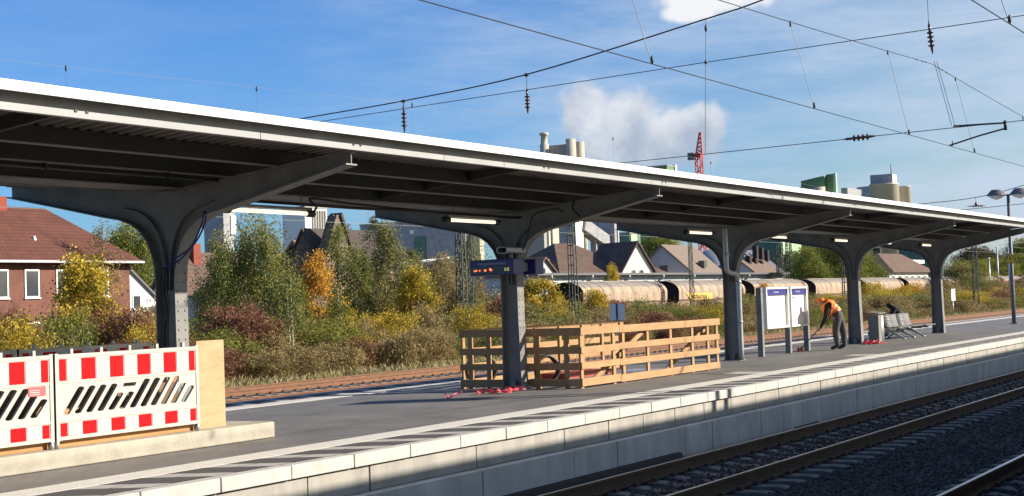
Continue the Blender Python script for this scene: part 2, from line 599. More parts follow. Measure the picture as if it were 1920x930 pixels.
def lettering(name, text, size, loc, xdir, ydir, material, parent, align='LEFT', depth=0.002, xscale=1.0):
    cu = bpy.data.curves.new(name, 'FONT')
    cu.body = text
    cu.size = size
    cu.align_x = align
    cu.extrude = depth
    tmp = bpy.data.objects.new('tmp', cu)
    COL.objects.link(tmp)
    bpy.context.view_layer.update()
    dg = bpy.context.evaluated_depsgraph_get()
    me = bpy.data.meshes.new_from_object(tmp.evaluated_get(dg))
    bpy.data.objects.remove(tmp)
    me.name = name
    X = Vector(xdir).normalized()
    Y = Vector(ydir).normalized()
    Z = X.cross(Y)
    base = BASE.get(parent.name, Vector((0, 0, 0)))
    p = Vector(loc) - base
    me.transform(Matrix(((X.x * xscale, Y.x, Z.x, p.x), (X.y * xscale, Y.y, Z.y, p.y), (X.z * xscale, Y.z, Z.z, p.z), (0, 0, 0, 1))))
    me.materials.clear()
    me.materials.append(material)
    o = bpy.data.objects.new(name, me)
    COL.objects.link(o)
    o.parent = parent
    return o


def arc(c, r, a0, a1, n):
    return [(c[0] + r * math.cos(a0 + (a1 - a0) * i / n), c[1] + r * math.sin(a0 + (a1 - a0) * i / n)) for i in range(n + 1)]


def smooth_path(pts, k=6):
    """Catmull-Rom through the points"""
    P = [Vector(p) for p in pts]
    P = [P[0] * 2 - P[1]] + P + [P[-1] * 2 - P[-2]]
    res = []
    for i in range(1, len(P) - 2):
        for j in range(k):
            t = j / k
            a, b, c, d = P[i - 1], P[i], P[i + 1], P[i + 2]
            res.append(0.5 * ((2 * b) + (c - a) * t + (2 * a - 5 * b + 4 * c - d) * t * t + (3 * b - a - 3 * c + d) * t ** 3))
    res.append(P[-2])
    return res


# ------------------------------------------------------------------ ground, ballast, platform
RZ = -0.786            # top of rail; platform paving is z = 0
b = MB()
xs = [-400, -60, 0, 60, 160, 320, 700, 1500, 3500]
ys = [-600, -60, 0, 34, 60, 120, 260, 700, 2500]
for i in range(len(xs) - 1):
    for j in range(len(ys) - 1):
        b.add([(xs[i], ys[j], -1.08), (xs[i + 1], ys[j], -1.08), (xs[i + 1], ys[j + 1], -1.08), (xs[i], ys[j + 1], -1.08)], [(0, 1, 2, 3)])
structure(b.build('ground', M['soil']), 'autumn grass and bare soil of the railway land')

b = MB()
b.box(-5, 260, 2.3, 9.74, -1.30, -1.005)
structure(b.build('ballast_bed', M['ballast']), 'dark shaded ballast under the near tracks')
b = MB()
b.prism([(17.8, -1.3), (34.6, -1.3), (33.9, -1.0), (17.8, -0.985)], 'x', -5, 330)
structure(b.build('siding_ballast_bed', M['ballast2']), 'brown ballast under the sidings beyond the platform')


def stones(name, regions, z, label):
    """loose ballast: small eight-sided stones scattered over the bed"""
    base = np.array([[1, 0, 0], [-1, 0, 0], [0, 1, 0], [0, -1, 0], [0, 0, 1], [0, 0, -1]], float)
    tri = np.array([[0, 2, 4], [2, 1, 4], [1, 3, 4], [3, 0, 4], [2, 0, 5], [1, 2, 5], [3, 1, 5], [0, 3, 5]])
    P, S = [], []
    for x0, x1, y0, y1, dens, size in regions:
        n = int((x1 - x0) * (y1 - y0) * dens)
        p = np.stack([RNG.uniform(x0, x1, n), RNG.uniform(y0, y1, n), z + RNG.uniform(-0.02, 0.025, n)], 1)
        P.append(p)
        S.append(RNG.uniform(0.5, 1.25, n) * size)
    P = np.concatenate(P)
    S = np.concatenate(S)
    n = len(P)
    q = RNG.normal(size=(n, 4))
    q /= np.linalg.norm(q, axis=1)[:, None]
    w, x, y, zz = q.T
    R = np.stack([1 - 2 * (y * y + zz * zz), 2 * (x * y - zz * w), 2 * (x * zz + y * w), 2 * (x * y + zz * w), 1 - 2 * (x * x + zz * zz), 2 * (y * zz - x * w),
                  2 * (x * zz - y * w), 2 * (y * zz + x * w), 1 - 2 * (x * x + y * y)], 1).reshape(n, 3, 3)
    loc = base[None] * RNG.uniform(0.55, 1.25, (n, 6, 1)) * S[:, None, None] * np.array([1, 0.85, 0.7])
    V = np.einsum('nij,nkj->nki', R, loc) + P[:, None, :]
    F = (tri[None] + 6 * np.arange(n)[:, None, None]).reshape(-1)
    me = bpy.data.meshes.new(name)
    me.vertices.add(n * 6)
    me.vertices.foreach_set('co', V.reshape(-1))
    me.loops.add(len(F))
    me.loops.foreach_set('vertex_index', F)
    me.polygons.add(n * 8)
    me.polygons.foreach_set('loop_start', np.arange(0, n * 24, 3))
    me.update(calc_edges=True)
    me.materials.append(M['stone'])
    o = bpy.data.objects.new(name, me)
    COL.objects.link(o)
    return stuff(o, label, 'ballast')


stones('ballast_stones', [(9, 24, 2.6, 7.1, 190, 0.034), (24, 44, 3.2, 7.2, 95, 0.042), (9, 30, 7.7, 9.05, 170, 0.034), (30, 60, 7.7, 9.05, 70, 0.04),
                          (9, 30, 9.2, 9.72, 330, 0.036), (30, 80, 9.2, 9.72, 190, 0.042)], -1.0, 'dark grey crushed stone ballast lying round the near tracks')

# --- the platform
pl = MB()
pl.box(-8, 240, 11.05, 16.35, -0.6, 0.0)
platform = structure(pl.build('platform', M['paving'], loc=(0, 0, 0)), 'grey paved island platform with pale edges')
t = MB()
t.box(-8, 240, 10.60, 11.05, -0.2, 0.004)
for i in range(int((46 - 8) / 0.075)):          # raised studs, near stretch
    x = 8 + i * 0.075
    for j in range(5):
        y = 10.67 + j * 0.078
        t.add([(x - .017, y - .017, .004), (x + .017, y - .017, .004), (x + .017, y + .017, .004), (x - .017, y + .017, .004), (x, y, .0065)],
              [(0, 1, 4), (1, 2, 4), (2, 3, 4), (3, 0, 4)])
t.build('tactile_strip', M['tactile'], platform, recalc=False)
t = MB()
t.box(-8, 240, 16.35, 16.85, -0.2, 0.004)
t.build('tactile_strip', M['tactile'], platform)
h = MB()
k = 0
x = 11.65 - .875 * 22
while x < 200:
    h.add([(x + .33, 9.95, 0.001), (x + .88, 9.95, 0.001), (x + .55, 10.60, 0.001), (x, 10.60, 0.001)], [(0, 1, 2, 3)], 0)
    h.add([(x + .88, 9.95, 0.001), (x + 1.205, 9.95, 0.001), (x + .875, 10.60, 0.001), (x + .55, 10.60, 0.001)], [(0, 1, 2, 3)], 1)
    for e, o_ in ((.20, 0), (.40, 0), (.70, 0)):        # joints between the slabs
        h.add([(x + e + .165, 9.95, 0.002), (x + e + .174, 9.95, 0.002), (x + e + .009 - .165, 10.60, 0.002), (x + e - .165, 10.60, 0.002)], [(0, 1, 2, 3)], 2)
    x += .875
h.box(-8, 240, 10.272, 10.279, -.05, .0025, 2)
h.box(-8, 240, 9.95, 10.60, -0.2, -0.003, 1)
h.build('edge_hatching', [M['hatch'], M['hatchlight'], M['joint']], platform)
h = MB()
x = 4.0
while x < 160:
    h.add([(x, 17.52, 0.001), (x + .55, 17.52, 0.001), (x + .22, 16.85, 0.001), (x - .33, 16.85, 0.001)], [(0, 1, 2, 3)], 0)
    h.add([(x + .55, 17.52, 0.001), (x + .875, 17.52, 0.001), (x + .545, 16.85, 0.001), (x + .22, 16.85, 0.001)], [(0, 1, 2, 3)], 1)
    x += .875
h.box(-8, 240, 16.85, 17.52, -0.2, -0.003, 1)
h.build('edge_hatching', [M['hatch'], M['hatchlight'], M['joint']], platform)


def blocks(y0, y1, z0, z1, joints, gap, mi=0):
    mb = MB()
    for a, c in zip(joints[:-1], joints[1:]):
        jit = random.uniform(-0.004, 0.004)
        mb.box(a + gap / 2, c - gap / 2, y0 + jit, y1, z0, z1 + random.uniform(-0.002, 0.002), mi)
    return mb


J = [11.74 + 1.05 * i for i in range(-18, 200)]
cop = blocks(9.78, 9.947, -0.142, 0.0, J, 0.015)
cop.build('coping_stones', M['coping'], platform, bevel=0.008)
cop2 = blocks(17.52, 17.78, -0.168, 0.0, J, 0.017)
cop2.build('coping_stones', M['coping'], platform)
bk = MB()
bk.box(-8, 240, 9.88, 10.6, -1.2, -0.21)
bk.box(-8, 240, 16.9, 17.7, -1.2, -0.21)
bk.build('wall_core', M['joint'], platform)
J2 = [12.05 - 2.1 * i for i in range(9, 0, -1)] + [12.05, 13.12, 15.3, 17.52, 18.82] + [18.82 + 1.12 * i for i in range(1, 190)]
blocks(9.83, 9.94, -0.432, -0.156, J2, 0.022).build('upper_wall_blocks', M['wallconc'], platform, bevel=0.004)
J3 = [15.17 - 2.3 * i for i in range(9, 0, -1)] + [15.17, 17.47, 18.75, 21.06] + [21.06 + 1.05 * i for i in range(1, 195)]
blocks(9.665, 9.94, -1.25, -0.440, J3, 0.022).build('lower_wall_blocks', M['wallconc2'], platform, bevel=0.006)

t = MB()
t.box(27.5, 28.3, 11.052, 11.78, -.1, .003)
t.box(34.8, 35.6, 11.052, 11.70, -.1, .003)
t.build('guide_slabs', M['hatchlight'], platform)
# black strips put in for a dark gap in the ballast along the wall foot
ms = MB()
ms.prism([(9.53, -1.02), (9.66, -1.02), (9.66, -0.80), (9.59, -0.81)], 'x', 5.0, 20.75)
tag(ms.build('dark_gap_strip', M['black'], loc=(13, 9.9, -1.0)), 'black strip standing for a dark gap along the foot of the platform wall', 'dark_strip')
ms = MB()
ms.prism([(9.52, -1.02), (9.66, -1.02), (9.66, -0.88)], 'x', 25.8, 27.1)
tag(ms.build('dark_gap_strip', M['black'], loc=(26.6, 9.9, -1.0)), 'short black strip at the wall foot near the rail', 'dark_strip')


# --- tracks
def rail_profile(y, z):
    w = [(-.075, -.172), (.075, -.172), (.075, -.16), (.012, -.142), (.010, -.045), (.036, -.036), (.036, -.006), (.028, 0), (-.028, 0), (-.036, -.006), (-.036, -.036), (-.010, -.045), (-.012, -.142), (-.075, -.16)]
    return [(y + a, z + c) for a, c in w]


def track(yc, label, rmat, x0, x1, spacing=0.6, first=9.0, n=100, top='railtop'):
    r = thing('railway_track', label, 'railway track', (x0, yc, RZ))
    for s in (-1, 1):
        y = yc + s * 0.7535
        mb = MB()
        mb.prism(rail_profile(y, RZ), 'x', x0, x1)
        mb.add([(x0, y - .026, RZ + .0015), (x1, y - .026, RZ + .0015), (x1, y + .026, RZ + .0015), (x0, y + .026, RZ + .0015)], [(0, 1, 2, 3)], 1)
        rl = mb.build('rail', [rmat, M[top]], r)
    s0 = None
    for i in range(n):
        x = first + i * spacing
        if s0 is None:
            mb = MB()
            prof = [(-1.3, -.20), (1.3, -.20), (1.3, -.03), (1.22, -.012), (.55, -.012), (.35, -.045), (-.35, -.045), (-.55, -.012), (-1.22, -.012), (-1.3, -.03)]
            mb.prism([(yc + a, RZ - .172 + c) for a, c in prof], 'x', x - .13, x + .13)
            for sd in (-1, 1):                      # fastenings
                for q in (-.12, .12):
                    mb.box(x - .05, x + .05, yc + sd * .7535 + q - .03, yc + sd * .7535 + q + .03, RZ - .185, RZ - .13, 1)
            s0 = mb.build('sleeper', [M['sleeper'], M['rust']], r)
        else:
            c = s0.copy()
            COL.objects.link(c)
            c.location.x = s0.location.x + i * spacing
    xe = first + n * spacing
    mb = MB()
    while xe < x1 - 1:
        mb.box(xe - .13, xe + .13, yc - 1.3, yc + 1.3, RZ - .37, RZ - .184)
        xe += spacing
    if mb.v:
        stuff(mb.build('distant_sleepers', M['sleeper'], r))
    return r


track(8.385, 'railway track directly below the sunlit platform wall', M['rust'], -4, 240)
track(3.885, 'railway track nearest the camera, cut off by the picture corner', M['rust'], -4, 240)
track(19.40, 'railway track hidden right behind the far platform edge', M['rustlt'], -4, 300, top='rustlt', first=40)
track(26.75, 'rusty siding track beyond the platform with pale gravel beside it', M['rustlt'], -4, 300, first=22, top='rustlt')
track(31.25, 'rusty siding track furthest from the platform, along the grass', M['rustlt'], -4, 300, first=26, top='rustlt')


# ------------------------------------------------------------------ canopy over the platform
YC = 13.92
COLX = [5.4, 14.37, 23.07, 33.33, 42.6, 51.66]
X0, X1 = -3.0, 54.6


def armtop(y):
    return 3.49 - (min(y, 2 * YC - y) - 10.85) * 0.29 / 3.05


canopy = thing('platform_canopy', 'long grey steel canopy with a butterfly roof and white fascia over the platform', 'canopy', (14.37, YC, 0))
# corrugated deck in two halves, one strip of it missing near the second column
dk = MB()


def deck(xa, xb, ya, yb):
    za, zb = armtop(ya) + .19, armtop(yb) + .19
    x = xa
    vs, fs = [], []
    prof = [(0, 0), (.06, 0), (.09, .045), (.15, .045), (.18, 0)]
    pts = []
    while x < xb:
        for dx, dz in prof[:-1]:
            if x + dx <= xb:
                pts.append((x + dx, dz))
        x += .18
    pts.append((xb, 0))
    for px, pz in pts:
        vs += [(px, ya, za + pz), (px, yb, zb + pz)]
    for i in range(len(pts) - 1):
        fs.append((2 * i, 2 * i + 1, 2 * i + 3, 2 * i + 2))
    dk.add(vs, fs)
    dk.box(xa, xb, ya, yb, max(za, zb) + .06, max(za, zb) + .075) if abs(za - zb) < 1e-3 else dk.add(
        [(xa, ya, za + .06), (xb, ya, za + .06), (xb, yb, zb + .06), (xa, yb, zb + .06)], [(0, 1, 2, 3)])


deck(X0, X1, 10.83, 13.70)
deck(X0, 24.3, 14.15, 17.0)
deck(26.8, X1, 14.15, 17.0)
deck(24.3, 26.8, 16.3, 17.0)
dk.build('roof_deck', M['steeld'], canopy)
# gutter trough down the middle
g = MB()
g.box(X0, X1, 13.70, 14.15, 3.22, 3.24)
g.box(X0, X1, 13.68, 13.70, 3.22, 3.42)
g.box(X0, X1, 14.15, 14.17, 3.22, 3.42)
g.build('gutter', M['steel'], canopy)
for sgn in (-1, 1):
    Y = lambda o: YC + sgn * o                       # o: distance from the centre line
    def ybox(mb, xa, xb, oa, ob, za, zb, m=0):
        mb.box(xa, xb, min(Y(oa), Y(ob)), max(Y(oa), Y(ob)), za, zb, m)
    eb = MB()
    xj = X0
    while xj < X1:                                   # lengths of channel with a thin joint
        xe = min(xj + 5.2, X1)
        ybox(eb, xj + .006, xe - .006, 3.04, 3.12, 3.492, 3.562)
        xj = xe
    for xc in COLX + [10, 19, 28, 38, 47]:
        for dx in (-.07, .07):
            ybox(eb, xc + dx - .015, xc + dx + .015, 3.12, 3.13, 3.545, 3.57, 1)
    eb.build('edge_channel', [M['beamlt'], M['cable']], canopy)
    eb = MB()
    ybox(eb, X0, X1, 3.00, 3.05, 3.562, 3.70)
    eb.build('edge_upstand', M['steel'], canopy)
    fa = MB()
    xj = X0
    while xj < X1:
        xe = min(xj + 3.9, X1)
        ybox(fa, xj + .007, xe - .007, 3.20, 3.235, 3.655, 3.752)
        xj = xe
    ybox(fa, X0, X1, 3.0, 3.205, 3.735, 3.748)
    fa.build('fascia', M['fascia'], canopy)
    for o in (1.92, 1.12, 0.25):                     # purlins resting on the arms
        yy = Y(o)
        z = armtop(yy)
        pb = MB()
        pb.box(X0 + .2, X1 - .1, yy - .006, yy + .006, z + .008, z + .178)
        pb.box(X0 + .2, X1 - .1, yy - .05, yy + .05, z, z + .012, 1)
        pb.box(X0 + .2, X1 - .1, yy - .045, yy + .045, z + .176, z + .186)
        pb.build('purlin', [M['purlin'], M['steel']], canopy)  # webs darkened for shade, bottom flanges kept in paler steel
    # cross struts half way between the columns
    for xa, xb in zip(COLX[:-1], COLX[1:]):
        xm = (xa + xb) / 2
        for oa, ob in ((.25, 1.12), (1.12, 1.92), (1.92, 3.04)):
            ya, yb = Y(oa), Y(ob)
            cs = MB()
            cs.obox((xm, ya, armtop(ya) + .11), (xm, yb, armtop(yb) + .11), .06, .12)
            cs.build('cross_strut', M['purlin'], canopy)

half = [(.185, 0.0), (.160, 1.2), (.155, 2.0), (.175, 2.2), (.225, 2.38), (.31, 2.56), (.43, 2.70), (.60, 2.81), (.82, 2.885), (1.10, 2.935), (2.1, 3.145), (3.03, 3.335)]
topl = [(3.03, 3.49), (0.0, 3.20)]


def column(xc, rivets=False):
    mb = MB()
    right = [(YC + o, z) for o, z in half]
    left = [(YC - o, z) for o, z in half]
    poly = left + [(YC - 3.03, 3.488), (YC, 3.198), (YC + 3.03, 3.488)] + right[::-1]
    mb.prism(poly, 'x', xc - .008, xc + .008)
    for side in (left, right):
        sg = -1 if side is left else 1
        for i in range(len(side) - 1):
            a, c = Vector((0, *side[i])), Vector((0, *side[i + 1]))
            d = (c - a).normalized()
            nrm = Vector((0, d.z * sg, -d.y * sg)) * .018
            hw = .115 if i < 3 else .11
            vs = []
            for p in (a, c):
                for q in (p, p + nrm):
                    for sx in (-hw, hw):
                        vs.append((xc + sx, q.y, q.z))
            mb.add(vs, [(0, 1, 3, 2), (4, 6, 7, 5), (0, 4, 5, 1), (2, 3, 7, 6), (0, 2, 6, 4), (1, 5, 7, 3)])
        tip = YC + sg * 3.03
        mb.obox((xc, YC, 3.192), (xc, tip, 3.482), .20, .016)
        # stiffener following the curve on both faces of the web
        cur = smooth_path([(0, YC + sg * .035, 1.9), (0, YC + sg * .04, 2.1), (0, YC + sg * .08, 2.42), (0, YC + sg * .20, 2.72), (0, YC + sg * .44, 2.93), (0, YC + sg * .80, 3.03)], 4)
        for p, q in zip(cur[:-1], cur[1:]):
            mb.obox((xc, p.y, p.z), (xc, q.y, q.z), .14, .014, up=(0, 1, 0.3))
    # base plate
    mb.box(xc - .16, xc + .16, YC - .22, YC + .22, 0.0, .025)
    mb.box(xc - .10, xc - .01, YC - .05, YC + .05, .025, .17)
    if rivets:
        z = .5
        while z < 2.7:
            for sx in (-.062, .062):
                o = np.interp(z, [q[1] for q in half], [q[0] for q in half])
                if o < .3:
                    mb.lathe([(.016, -.004), (.013, -.010), (.005, -.013)], (xc + sx, YC - o - .016, z), 8, 0, 'y')
            z += .125
    return mb.build('column', M['steel'], canopy)


for i, xc in enumerate(COLX):
    column(xc, i in (1, 2))
# drain pipe of the third column
dp = MB()
pth = smooth_path([(32.35, 13.62, 3.16), (32.35, 13.62, 2.9), (32.35, 13.62, 2.3), (32.38, 13.62, 2.16), (32.55, 13.60, 2.10), (32.85, 13.60, 2.08), (32.98, 13.60, 1.95), (33.0, 13.60, 1.7), (33.0, 13.60, .02)], 6)
dp.tube(pth, .062, 12)
for z in (.9, 1.85, 2.5):
    dp.lathe([(.072, z), (.072, z + .05)], (33.0 if z < 2 else 32.35, 13.6, 0), 12)
dp.build('drain_pipe', M['galv'], canopy)
# service pipe on hangers under one purlin
sp_ = MB()
yy = YC - 1.12
sp_.tube([(X0 + .5, yy, armtop(yy) - .05), (14.1, yy, armtop(yy) - .05)], .022, 8)
x = X0 + 1
while x < 14:
    sp_.box(x - .01, x + .01, yy - .03, yy + .03, armtop(yy) - .075, armtop(yy))
    x += 1.9
sp_.tube([(14.7, YC - .3, 3.12), (18, YC - .3, 3.10), (20, YC - .3, 3.11), (22.9, YC - .3, 3.10)], .022, 8)
sp_.build('service_pipe', M['cable'], canopy)

# ------------------------------------------------------------------ lamps under the canopy
lamp0 = None
LY = 13.55
for i, (xa, xb, z, lab) in enumerate((
        (15.05, 16.85, 2.97, 'lit fluorescent tube lamp by the column at the plywood board'),
        (20.42, 22.02, 2.99, 'lit fluorescent tube lamp above the departure display'),
        (30.0, 31.45, 3.0, 'lit fluorescent tube lamp by the column with the drain pipe'),
        (34.80, 36.25, 3.0, 'lit fluorescent tube lamp above the two poster cases'),
        (39.8, 41.1, 3.0, 'lit fluorescent tube lamp above the worker in orange'),
        (44.0, 45.3, 3.0, 'lit fluorescent tube lamp above the litter bin'),
        (48.5, 49.8, 3.0, 'lit fluorescent tube lamp above the metal bench'))):
    r = thing('fluorescent_lamp', lab, 'lamp', (xa, LY, z), 'tube lamps under the canopy')
    ln = xb - xa
    q = MB()
    q.box(xa, xb, LY - .045, LY + .045, z + .045, z + .085)
    q.tube([(xa + .2, LY, z + .08), (xa + .2, LY, z + .28)], .008, 6)
    q.tube([(xb - .2, LY, z + .08), (xb - .2, LY, z + .28)], .008, 6)
    q.build('housing', M['steel'], r)
    q = MB()
    q.tube([(xa + .08, LY, z), (xb - .08, LY, z)], .029, 12)
    q.build('tube', M['tube'], r)
    for e in (xa, xb):
        q = MB()
        q.lathe([(.048, -.08), (.052, -.06), (.052, .06), (.048, .08)], (e, LY, z), 12, 0, 'x')
        q.build('end_cap', M['cable'], r)

# ------------------------------------------------------------------ cables on the first column
cb = MB()
cb.tube(smooth_path([(14.25, 13.20, 2.90), (14.24, 13.24, 2.72), (14.23, 13.42, 2.45), (14.22, 13.70, 2.30), (14.20, 13.85, 2.20)], 6), .012, 6)
cb.tube(smooth_path([(14.30, 13.22, 2.90), (14.29, 13.22, 2.75), (14.27, 13.36, 2.52), (14.25, 13.62, 2.30), (14.22, 13.87, 2.16)], 6), .012, 6)
tag(cb.build('blue_cable', M['bluecable'], loc=(14.3, 13.4, 2.2)), 'pair of blue cables hanging in a loop from the canopy arm to the riveted column', 'cable')
cb = MB()
cb.tube(smooth_path([(14.20, 13.86, 2.2), (14.21, 13.90, 1.9), (14.22, 13.86, 1.6), (14.22, 13.92, 1.35), (14.22, 13.90, .8), (14.2, 13.93, .3)], 6), .017, 6)
cb.tube(smooth_path([(14.21, 13.89, 2.2), (14.21, 13.86, 1.95), (14.22, 13.83, 1.7), (14.22, 13.86, 1.4), (14.22, 13.87, .8), (14.2, 13.90, .3)], 6), .014, 6)
tag(cb.build('loose_cable', M['cable'], loc=(14.2, 13.9, .3)), 'loose black cables running down the web of the riveted column', 'cable')
cb = MB()
cb.tube(smooth_path([(23.0, 12.75, 3.16), (22.95, 12.9, 3.22), (22.93, 13.3, 3.15), (22.93, 13.42, 2.95), (22.92, 13.52, 2.6), (22.9, 13.62, 2.45)], 5), .012, 6)
cb.tube(smooth_path([(22.95, 12.50, 3.33), (22.92, 12.52, 3.2), (22.94, 12.40, 3.06)], 5), .018, 6)
tag(cb.build('loose_cable', M['cable'], loc=(23, 13, 3)), 'thin black cable drooping from the canopy arm to the departure display', 'cable')
cb = MB()
cb.tube(smooth_path([(16.7, 13.6, 3.02), (16.9, 13.55, 3.0), (17.0, 13.55, 3.08), (16.95, 13.6, 3.2), (18, 13.66, 3.17), (20, 13.64, 3.12), (22.2, 13.66, 3.10), (23.0, 13.62, 3.12)], 6), .018, 6)
tag(cb.build('loose_cable', M['cable'], loc=(17, 13.6, 3)), 'black cable strung below the canopy gutter between two tube lamps', 'cable')

# ------------------------------------------------------------------ departure display
dsp = thing('departure_display', 'navy blue two-box departure display with red lights clamped on a canopy column', 'display', (23.07, 13.9, 2.1))
for xa, xb in ((22.44, 22.80), (23.22, 23.52)):
    q = MB()
    q.box(xa, xb, 13.50, 14.42, 2.08, 2.36)
    cs_ = q.build('casing', M['navy'], dsp, bevel=.012)
    q = MB()
    xf = xa - .003 if xa < 23 else xb + .003
    q.box(min(xf, xf + .002), max(xf, xf + .002), 13.54, 14.38, 2.11, 2.235)
    q.build('screen', M['navyd'], cs_)
q = MB()
q.box(22.80, 23.22, 13.66, 13.72, 2.14, 2.30)
q.box(22.80, 23.22, 14.12, 14.18, 2.14, 2.30)
q.build('bracket', M['steel'], dsp)
lettering('lettering', 'Fahrgastinformation', .085, (22.436, 14.24, 2.262), (0, -1, 0), (0, 0, 1), M['lettw'], dsp, xscale=.86)
q = MB()
y = 14.34
random.seed(3)
for i in range(34):
    y -= random.uniform(.012, .022)
    if y < 13.95:
        break
    if random.random() < .72:
        q.box(22.430, 22.436, y - .010, y, 2.15 + random.uniform(0, .012), 2.19 - random.uniform(0, .012))
for yy in (14.00, 13.98):
    q.box(22.430, 22.436, yy - .012, yy, 2.17, 2.205)
q.build('red_digits', M['redled'], dsp)
q = MB()
for yy in (13.68, 13.655, 13.62, 13.60):
    for zz in (2.15, 2.17, 2.19):
        q.box(22.430, 22.436, yy - .009, yy, zz, zz + .009)
q.build('yellow_digits', M['yelled'], dsp)
# grey loudspeaker pair on top of the display
spk = thing('loudspeaker', 'grey tubular loudspeaker with an open mouth on top of the departure display', 'loudspeaker', (22.8, 13.7, 2.36))
q = MB()
n = 14
out_, inn = [], []
for k in range(n):
    a = 2 * math.pi * k / n
    ca, sa = math.cos(a), math.sin(a)
    out_.append((13.68 + .115 * math.copysign(abs(ca) ** .6, ca), 2.515 + .062 * math.copysign(abs(sa) ** .6, sa)))
    inn.append((13.68 + .095 * math.copysign(abs(ca) ** .6, ca), 2.515 + .047 * math.copysign(abs(sa) ** .6, sa)))
q.prism(out_, 'x', 22.36, 23.0, 0, [inn])
q.prism(inn, 'x', 22.55, 22.56, 1)
q.build('body', [M['galv'], M['black']], spk, bevel=.004)
q = MB()
q.box(22.62, 22.70, 13.65, 13.71, 2.36, 2.46)
q.box(22.88, 22.92, 13.65, 13.71, 2.36, 2.46)
q.build('stand', M['steel'], spk)

# ------------------------------------------------------------------ stair opening with barriers
kb = MB()
kb.box(4.5, 14.30, 12.16, 12.55, 0.004, 0.20)
kb.box(4.5, 14.30, 15.15, 15.5, 0.004, 0.20)
kb.box(13.75, 14.299, 12.551, 15.149, 0.004, 0.199)
tag(kb.build('concrete_kerb', M['kerb'], loc=(14.3, 12.16, 0), bevel=.018), 'raised cast concrete kerb round the stair opening under the striped barriers', 'kerb')
wd = MB()
wd.box(4.6, 13.05, 12.34, 12.375, 0.203, 0.45)
tag(wd.build('shuttering_board', M['woodd'], loc=(9, 12.35, 0)), 'long brown shuttering board on the kerb below the striped barriers', 'board')
wd = MB()
for i in range(10):
    x = 5.0 + i * .85
    wd.box(x, x + .10, 12.62, 12.70, 0.05, 0.92)
wd.box(4.7, 13.6, 12.60, 12.62, 0.78, .90)
wd.box(4.7, 13.6, 12.60, 12.62, 0.36, .48)
wd.obox((10.9, 12.75, .2), (12.2, 12.75, .95), .05, .10)
tag(wd.build('timber_shuttering', M['wood'], loc=(9, 12.7, 0)), 'timber shuttering frame seen through the slots of the striped barriers', 'shuttering')
wd = MB()
wd.box(4.7, 13.6, 13.1, 13.15, 0.05, 0.88)
tag(wd.build('formwork_screen', mat('dark_formwork', (0.19, 0.125, 0.085), .9, var=.4, vscale=3), loc=(9, 13.1, 0)), 'dark brown formwork screen standing inside the stair opening', 'screen')
pb = MB()
pb.box(13.19, 13.67, 12.40, 12.425, 0.201, 1.25)
for x in (13.22, 13.64):
    for z in (.45, .72, 1.0):
        pb.lathe([(.006, -.002), (.005, -.004)], (x, 12.40, z), 8, 1, 'y')
ply = pb.build('plywood_board', [M['ply'], M['rust']], loc=(13.43, 12.4, .2))
tag(ply, 'upright sheet of new plywood closing the end of the striped barriers', 'plywood')


